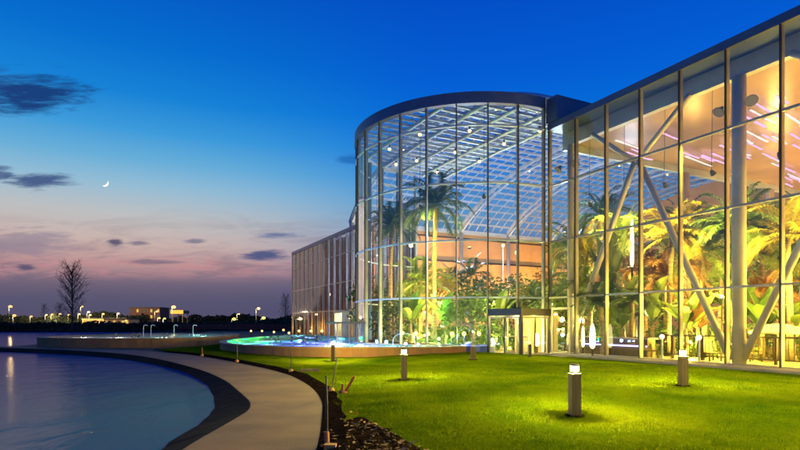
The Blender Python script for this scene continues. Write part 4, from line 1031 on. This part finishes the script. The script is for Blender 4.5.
for t in (11.6, 9.2, 6.8, 4.4, 1.6, -1.6, -4.6, -8.0):
    pendant('unseen pendant floodlight added inside the long front to brighten the foliage', F(t, 1.75, 8.6), F(t-.6, 7.5, 3.0), 8500, 12.4)
for (a_, z_) in ((26, 9.2), (58, 8.8), (92, 9.0)):
    pendant('unseen pendant floodlight added inside the drum to brighten the foliage', D(R(a_), 6.9, z_), F(22, 3.0, 2.5), 5200, 14.3)
def postlamp(label, loc, h, r=.2, m='lampwarm', pw=300, col=YEL):
    loc = Vector(loc); o = thing('post_lamp', label, 'lamp', loc)
    MB().tube([loc, loc+Vector((0,0,h-r))], .05, 8).build('post', M['white_steel'], o)
    g = MB().ball(loc+Vector((0,0,h)), r, 12, 8).build('globe', M[m], o, smooth=True)
    return o
postlamp('starry white lamp on tall post against orange wall beside tall palm', at(411,46), 8.5, .17)
postlamp('white lamp on tall post against orange wall near drum corner', at(517,47), 8.0, .17)
postlamp('lower lamp on pale post against orange wall near drum corner', at(503,47.5), 8.7, .12)
postlamp('round lamp on post glowing behind the railing by the rust palm', at(662,25.5), 1.15, .10)
postlamp('round lamp on post glowing behind railing beside thick column', at(699,23.8), 1.15, .10)
def tube_lamp(label, loc, z0, z1, r=.11):
    loc = Vector(loc); o = thing('tube_lamp', label, 'lamp', loc)
    MB().tube([loc, loc+Vector((0,0,z0))], .05, 8).build('post', M['darkmetal'], o)
    MB().tube([loc+Vector((0,0,z0+(z1-z0)*f)) for f in (0,.06,.2,.5,.8,.95,1)], [r*k for k in (.3,.8,1,.95,.75,.45,.1)], 12).build('glow_tube', M['tubeglow'], o)
tube_lamp('tall glowing tube lamp high beside the lime strap plant', at(632,29.5), 4.9, 7.6, .10)
tube_lamp('short glowing tube lamp low behind the railing', at(592.5,27.3), .5, 1.75, .14)
tube_lamp('short bright tube lamp glowing inside the porch glass', at(537,30.2), .5, 1.25, .13)
tube_lamp('short glowing tube lamp beside the dark kiosk', at(583,29), .5, 1.6, .08)
# table lamps along the cafe terrace inside the drum
for i, (px, Y) in enumerate(((402,34.5),(416,33),(428,32.6),(452,32.2),(464,32.2),(479,32.4))):
    loc = at(px, Y); o = thing('cafe_lamp', 'small warm lamp on short post in row behind the drum glass', 'lamp', loc, 'warm lamps along the drum terrace')
    MB().tube([loc, loc+Vector((0,0,1.0))], .03, 6).build('post', M['darkmetal'], o)
    MB().ball(loc+Vector((0,0,1.15)), .13, 10, 7).build('globe', M['spot'], o, smooth=True)
    light('cafe_light', loc+Vector((0,0,1.35)), 60, YEL, o, .1)
# indoor basin with blue light
ip = [F(14.6+2.2*math.cos(a)+1.4, -3.9+1.5*math.sin(a)).xy for a in [2*PI*i/24 for i in range(24)]]
ip = [tuple(p) for p in ip]
bas = thing('indoor_basin', 'low indoor basin of blue lit water behind the drum glass', 'pool', F(16,-3.9,0))
MB().ring(ip, inset(ip,-.2) if False else inset(ip,.2), 0, .5).build('wall', mat('blue_tile', (.10,.16,.5),(.07,.12,.4), .3, scale=3), bas)
MB().poly([(*p,.44) for p in inset(ip,.2)]).build('water_surface', watermat('blue_water', (.05,.12,.6), .3, .1, .5, 3), bas)
lo = MB().lathe([(.1,.45),(.1,.5)], 10, tuple(F(16,-3.9,0))).build('floating_lamp', emit('blue_glow', (.15,.25,1), 10), bas)
light('basin_light', F(16,-3.9,1.0), 160, (.15,.25,1), lo, .12)
# bar counter with blue strip, kiosk, railing, parasol
o = thing('bar_counter', 'long bar counter with violet blue light strip behind the glass', 'counter', F(9.6,2.3,0))
MB().fbox(8.0,12.2,2.0,2.6,.03,.95).build('front', M['wood'], o); MB().fbox(7.9,12.3,1.9,2.7,.951,1.02).build('top', M['tile'], o)
MB().fbox(8.0,12.2,1.93,1.985,.55,.62).build('light_strip', emit('violet_strip', (.45,.35,1), 5), o)
o = thing('kiosk', 'dark kiosk with open counter standing behind the glass', 'kiosk', F(9.4,1.2,0)) if False else thing('kiosk', 'dark kiosk with open counter standing behind the glass', 'kiosk', F(10.1,4.0,0))
MB().fbox(9.2,11.0,3.9,4.9,.03,1.0).build('counter', M['darkmetal'], o); MB().fbox(9.1,11.1,3.7,5.0,2.2,2.4).build('roof', M['darkmetal'], o)
for (t, s_) in ((9.25,3.95),(10.95,3.95),(9.25,4.85),(10.95,4.85)): MB().fbox(t-.05,t+.05,s_-.05,s_+.05,1.0,2.2).build('post', M['darkmetal'], o)
rl = thing('railing', 'wooden baluster railing running behind the long glass front', 'railing', F(1,2.6,0))
for t in np.arange(-9, 7.6, 1.6): MB().fbox(t-.05,t+.05,2.55,2.65,.03,1.15).build('post', M['wood'], rl)
MB().fbox(-9,7.5,2.53,2.67,1.151,1.22).build('top_rail', M['wood'], rl); MB().fbox(-9,7.5,2.58,2.62,.2,.26).build('bottom_rail', M['wood'], rl)
q = MB(); t = -8.9
while t < 7.4:
    q.fbox(t-.015,t+.015,2.585,2.615,.262,1.15); t += .2
q.build('baluster_lattice', M['wood'], rl)
pl = at(778, 24.2); o = thing('parasol', 'pale rounded parasol open behind the railing', 'parasol', pl)
MB().tube([pl, pl+Vector((0,0,1.75))], .03, 8).build('pole', M['white_steel'], o)
MB().lathe([(1.15,1.32),(1.1,1.4),(.85,1.58),(.45,1.72),(.03,1.78)], 20, tuple(pl)).build('canopy', mat('pale_canvas', (.6,.52,.38),(.5,.43,.3), .8, scale=3), o, smooth=True)
for i, (px, Y, lb) in enumerate(((650,27,'slatted wooden lounge chair behind railing by rust palm'),(712,25,'slatted wooden lounge chair behind railing near thick column'),(752,24.6,'slatted wooden lounge chair behind railing by the parasol'))):
    p = at(px, Y); o = thing('lounge_chair', lb, 'chair', p, 'lounge chairs behind the railing')
    MB().box(p.x-.3,p.x+.3,p.y-.3,p.y+.4,.36,.42).build('seat', M['wood'], o)
    MB().bar(p+Vector((0,.4,.4)), p+Vector((0,.72,1.05)), .6, .05).build('backrest', M['wood'], o)
    for (dx, dy) in ((-.27,-.27),(.27,-.27),(-.27,.37),(.27,.37)): MB().box(p.x+dx-.03,p.x+dx+.03,p.y+dy-.03,p.y+dy+.03,.03,.36).build('leg', M['wood'], o)

# ------------------------------------------------------------------ distance
def bare_tree(label, loc, h, seed, spread=.2, nb=46, cat='tree', group=None):
    r = random.Random(seed); o = thing('bare_tree', label, cat, loc, group); l = Vector(loc)
    MB().tube([l+Vector((0,0,h*f)) + Vector((math.sin(f*4)*.02*h*.3, 0, 0)) for f in (0,.2,.4,.6,.8,1)], [h*.013,h*.011,h*.009,h*.006,h*.004,h*.0015], 7).build('trunk', M['bark'], o)
    q = MB()
    for i in range(nb):
        f = .14+.82*(i/nb); az = i*2.4+r.uniform(-.4,.4); ln = h*spread*(math.sin(PI*min(1,(1.06-f)*.95+.06))**.7)*r.uniform(.75,1.2)+h*.02; e = R(r.uniform(30,46)+18*f)
        p = l+Vector((math.sin(f*4)*.02*h*.3,0,h*f)); d = Vector((math.cos(az)*math.cos(e), math.sin(az)*math.cos(e), math.sin(e)))
        pts = [p, p+d*ln*.5, p+d*ln+Vector((0,0,ln*.16))]; q.tube(pts, [h*.0042,h*.003,h*.0014], 4, False)
        for k in range(6):
            g = r.uniform(.25,1); b_ = p+d*ln*g; v = Vector((r.gauss(0,1), r.gauss(0,1), abs(r.gauss(.6,.5)))).normalized()*ln*r.uniform(.2,.45)
            q.tube([b_, b_+v*.6+d*ln*.05, b_+v+Vector((0,0,ln*.05))], [h*.0022,h*.0016,h*.0009], 3, False)
    q.build('branches', M['bark'], o); return o
bare_tree('tall bare conical tree on the far shore against pink sky', at(72,121), 14.2, 1, .27, 90)
bare_tree('small bare tree on far shore close beside the tall bare one', at(60,124), 6.0, 2, .3, 50)
bare_tree('tiny bare tree far away, apart from the taller bare trees', at(44,150), 7.0, 3, .2, 40)
bare_tree('slim bare tree standing at the end of glass wing', at(285.5,92), 6.5, 4, .22, 50)
def leafmass(q, x0, x1, y0, y1, h, n, s0=.3, s1=.8, hfun=None):
    for _ in range(n):
        f = rnd.random(); x = x0+(x1-x0)*f; y = y0+(y1-y0)*f + rnd.uniform(-1,1); hh = h*(hfun(x) if hfun else 1)
        p = Vector((x, y, rnd.random()**.8*hh)); a = Vector((rnd.gauss(0,1), rnd.gauss(0,1), rnd.gauss(0,1))).normalized(); b2 = a.orthogonal().normalized(); s_ = rnd.uniform(s0,s1)
        q.add([p-a*s_, p+b2*s_*.6, p+a*s_, p-b2*s_*.6], [(0,1,2,3)])
q = MB(); hf = lambda x: .85+.3*mnoise.noise(Vector((x*.12,0,0)))
pts = [(-140+6*i, 125+.6*math.sin(i)) for i in range(20)]
for i in range(len(pts)-1): q.box8([(pts[i][0],pts[i][1]-.6,0),(pts[i+1][0],pts[i+1][1]-.6,0),(pts[i+1][0],pts[i+1][1]+.8,0),(pts[i][0],pts[i][1]+.8,0),(pts[i][0],pts[i][1]-.4,1.7),(pts[i+1][0],pts[i+1][1]-.4,1.7),(pts[i+1][0],pts[i+1][1]+.6,1.7),(pts[i][0],pts[i][1]+.6,1.7)])
leafmass(q, -140, -26, 124.6, 124.6, 2.3, 5000, .2, .5, hf)
tag(q.build('hedge', M['hedge'], loc=(-80,125,0)), 'long dark clipped hedge along the far lake shore', 'hedge')
q = MB(); hf2 = lambda x: .7+.5*mnoise.noise(Vector((x*.05,3,0)))+.25*mnoise.noise(Vector((x*.2,3,0)))
leafmass(q, -330, 60, 300, 420, 9.0, 9000, .8, 2.2, hf2)
tag(q.build('treeline', M['hedge']), 'far dark belt of trees along the horizon', 'trees', kind='stuff')
q = MB(); leafmass(q, -58, -26, 150, 160, 3.6, 2600, .3, .8, hf2)
tag(q.build('shrubbery', mat('scrub_leaf', (.05,.06,.02),(.025,.03,.012), .8, scale=.5)), 'scrub lit by yellow street lamps beyond the pools', 'shrubs', kind='stuff')
o = thing('red_fence', 'low red boarded fence beyond the pools', 'fence', (-40,118,0))
a, c = Vector((-52,122,0)), Vector((-23,112,0))
for i in range(15): 
    p = a.lerp(c, i/14); MB().box(p.x-.06,p.x+.06,p.y-.06,p.y+.06,0,1.75).build('post', M['redpaint'], o)
q = MB()
for z in (.6, 1.0, 1.4): q.bar(a+Vector((0,-.12,z)), c+Vector((0,-.12,z)), .04, .3)
q.build('board', M['redpaint'], o)

def street_lamp(label, px, py, Y, m='streetwhite', r=.55, group=None):
    p = at(px, Y); h = CAMH+(HZ-py)/FPX*Y
    o = thing('street_lamp', label, 'street lamp', p, group)
    MB().tube([p, p+Vector((0,0,h*.55)), p+Vector((0,0,h))], [.12,.10,.08], 8).build('pole', M['darkmetal'], o)
    MB().bar(p+Vector((0,0,h)), p+Vector((.9,-.3,h+.12)), .12, .1).build('arm', M['darkmetal'], o)
    r *= .68
    MB().ball(p+Vector((.9,-.3,h-.02)), r, 10, 7, (1,1,.7)).build('lamp_head', M[m], o, smooth=True)
    light('lamp_light', p+Vector((.9,-.6,h-r-.4)), 9000 if Y > 200 else 3000, (1,.75,.35), o, .4); return o
fg = 'far street lamps beyond the lake'; fl = 'far street lamp glowing in row above the dark hedge'
for (px, py, Y, m) in ((30,316.5,310,'streetorange'),(45,315,300,'streetwhite'),(51,314.5,330,'streetorange'),(59,314,310,'streetwhite'),(68,314.5,320,'streetorange'),(78,314,300,'streetwhite'),
                       (89,315,310,'streetwhite'),(102,314,320,'streetwhite'),(117,313.5,310,'streetwhite')):
    street_lamp(fl, px, py, Y, m, 1.0, fg)
street_lamp('tall white street lamp standing highest at the lake end', 9, 306.5, 260, 'streetorange', 1.25)
street_lamp('orange street lamp low beside the highest white one', 13, 315.5, 270, 'streetorange', 1.2)
street_lamp('tall street lamp just beyond the tall bare tree', 80.5, 306.5, 240, 'streetorange', .75)
street_lamp('bright double headed lamp over lit yard past bare tree', 87, 312, 230, 'streetwhite', .8)
street_lamp('white street lamp on tall pole before the brick block', 154.5, 311.5, 180, 'streetwhite', .5)
street_lamp('orange flaring lamp above the glowing forecourt canopy', 172, 307, 250, 'streetorange', 1.5)
street_lamp('tall white street lamp rising above dark trees near glass wing', 256, 308.5, 170, 'streetwhite', .8)
street_lamp('yellow green street lamp among scrub, lower of the two', 231.5, 319.0, 165, 'streetgreen', .85)
street_lamp('yellow green street lamp among scrub nearest glass wing', 261, 318.0, 168, 'streetgreen', .85)
street_lamp('pale street lamp over scrub between yellow green ones', 237, 314.0, 210, 'streetwhite', .5)
street_lamp('low amber street lamp before the brick block', 124, 320.5, 200, 'streetorange', .6)
street_lamp('amber street lamp between brick block and forecourt canopy', 157.5, 318, 220, 'streetgreen', .6)
street_lamp('amber street lamp close to the forecourt canopy edge', 163, 318.5, 225, 'streetgreen', .6)

def block(label, px0, px1, Y, h, m, wins, dep=14, roofm='darkwall', name='brick_block', seed=1, litp=.25):
    r = random.Random(seed); x0, x1 = at(px0,Y).x, at(px1,Y).x
    o = thing(name, label, 'building', ((x0+x1)/2, Y, 0))
    MB().box(x0,x1,Y,Y+dep,0,h).build('wall', M[m], o)
    MB().box(x0-.3,x1+.3,Y-.3,Y+dep+.3,h+.003,h+.6).build('roof', M[roofm], o)
    nx, nz_ = wins
    for i in range(nx):
        for k in range(nz_):
            cx = x0+(x1-x0)*(i+.5)/nx; cz = h*(k+.55)/nz_ ; w = (x1-x0)/nx*.28; hh = h/nz_*.25
            MB().box(cx-w,cx+w,Y-.08,Y-.003,cz-hh,cz+hh).build('window', M['winlit'] if r.random() < litp else M['darkmetal'], o)
    return o
block('dark red brick block with few lit windows under pink sky', 129, 160, 350, 11.6, 'brick', (9,3), litp=.12)
block('long low shed with bright yellow lit front past bare tree', 82, 127, 330, 4.4, 'plaster', (8,1), 14, name='low_shed', seed=3, litp=.95)
block('pale flat shed lit yellow between street lamps and brick block', 104, 129, 300, 3.8, 'plaster', (6,1), 12, name='low_shed', seed=8, litp=.6)
block('low lit shed at the far lake end under orange lamp', 8, 24, 330, 5.0, 'plaster', (5,1), 14, name='low_shed', seed=4, litp=.8)
block('dark low warehouse behind row of far street lamps', 34, 72, 345, 4.4, 'plaster', (10,1), 16, name='low_warehouse', seed=6, litp=.45)
block('pale flat warehouse far beyond scrub and street lamps', 206, 254, 430, 6.8, 'darkwall', (9,1), 16, name='low_warehouse', seed=5, litp=.3)
# forecourt canopy with orange glowing fascia
o = thing('forecourt_canopy', 'flat forecourt canopy with glowing orange fascia on dark posts', 'canopy', at(177,270))
x0, x1 = at(171,270).x, at(183,270).x
MB().box(x0,x1,270,278,6.6,8.2).build('roof', M['darkwall'], o); MB().box(x0-.1,x1+.1,269.6,269.99,6.5,8.3).build('fascia', M['signorange'], o)
for x in (x0+.6, x1-.6):
    for y in (271, 277): MB().box(x-.2,x+.2,y-.2,y+.2,0,6.6).build('post', M['darkwall'], o)
light('canopy_light', (at(177,270).x, 267, 5.5), 2500, (1,.5,.12), o, .5)
# young moon
mp = Vector(((105-400)/FPX*3000, 3000, CAMH+(HZ-183)/FPX*3000)); mr = 3000*3.6/FPX
q = MB(); n_ = 20; lit_ = Vector((.62,0,-.78)); per = Vector((.78,0,.62)); ppts = []
for i in range(n_+1):
    a = -PI/2+PI*i/n_; ca, sa = math.cos(a), math.sin(a)
    for (kx, yy) in ((1.0,0),(.80,-.35),(.60,-.2),(.55,.2)):
        ppts.append(mp + (lit_*ca*kx + per*sa)*mr + Vector((0,yy*mr*ca,0)))
fs = []
for i in range(n_):
    for j in range(4): fs.append((4*i+j, 4*i+(j+1)%4, 4*i+4+(j+1)%4, 4*i+4+j))
q.add(ppts, fs); tag(q.build('moon', M['moon'], loc=mp), 'thin crescent moon low in the blue dusk sky', 'moon')
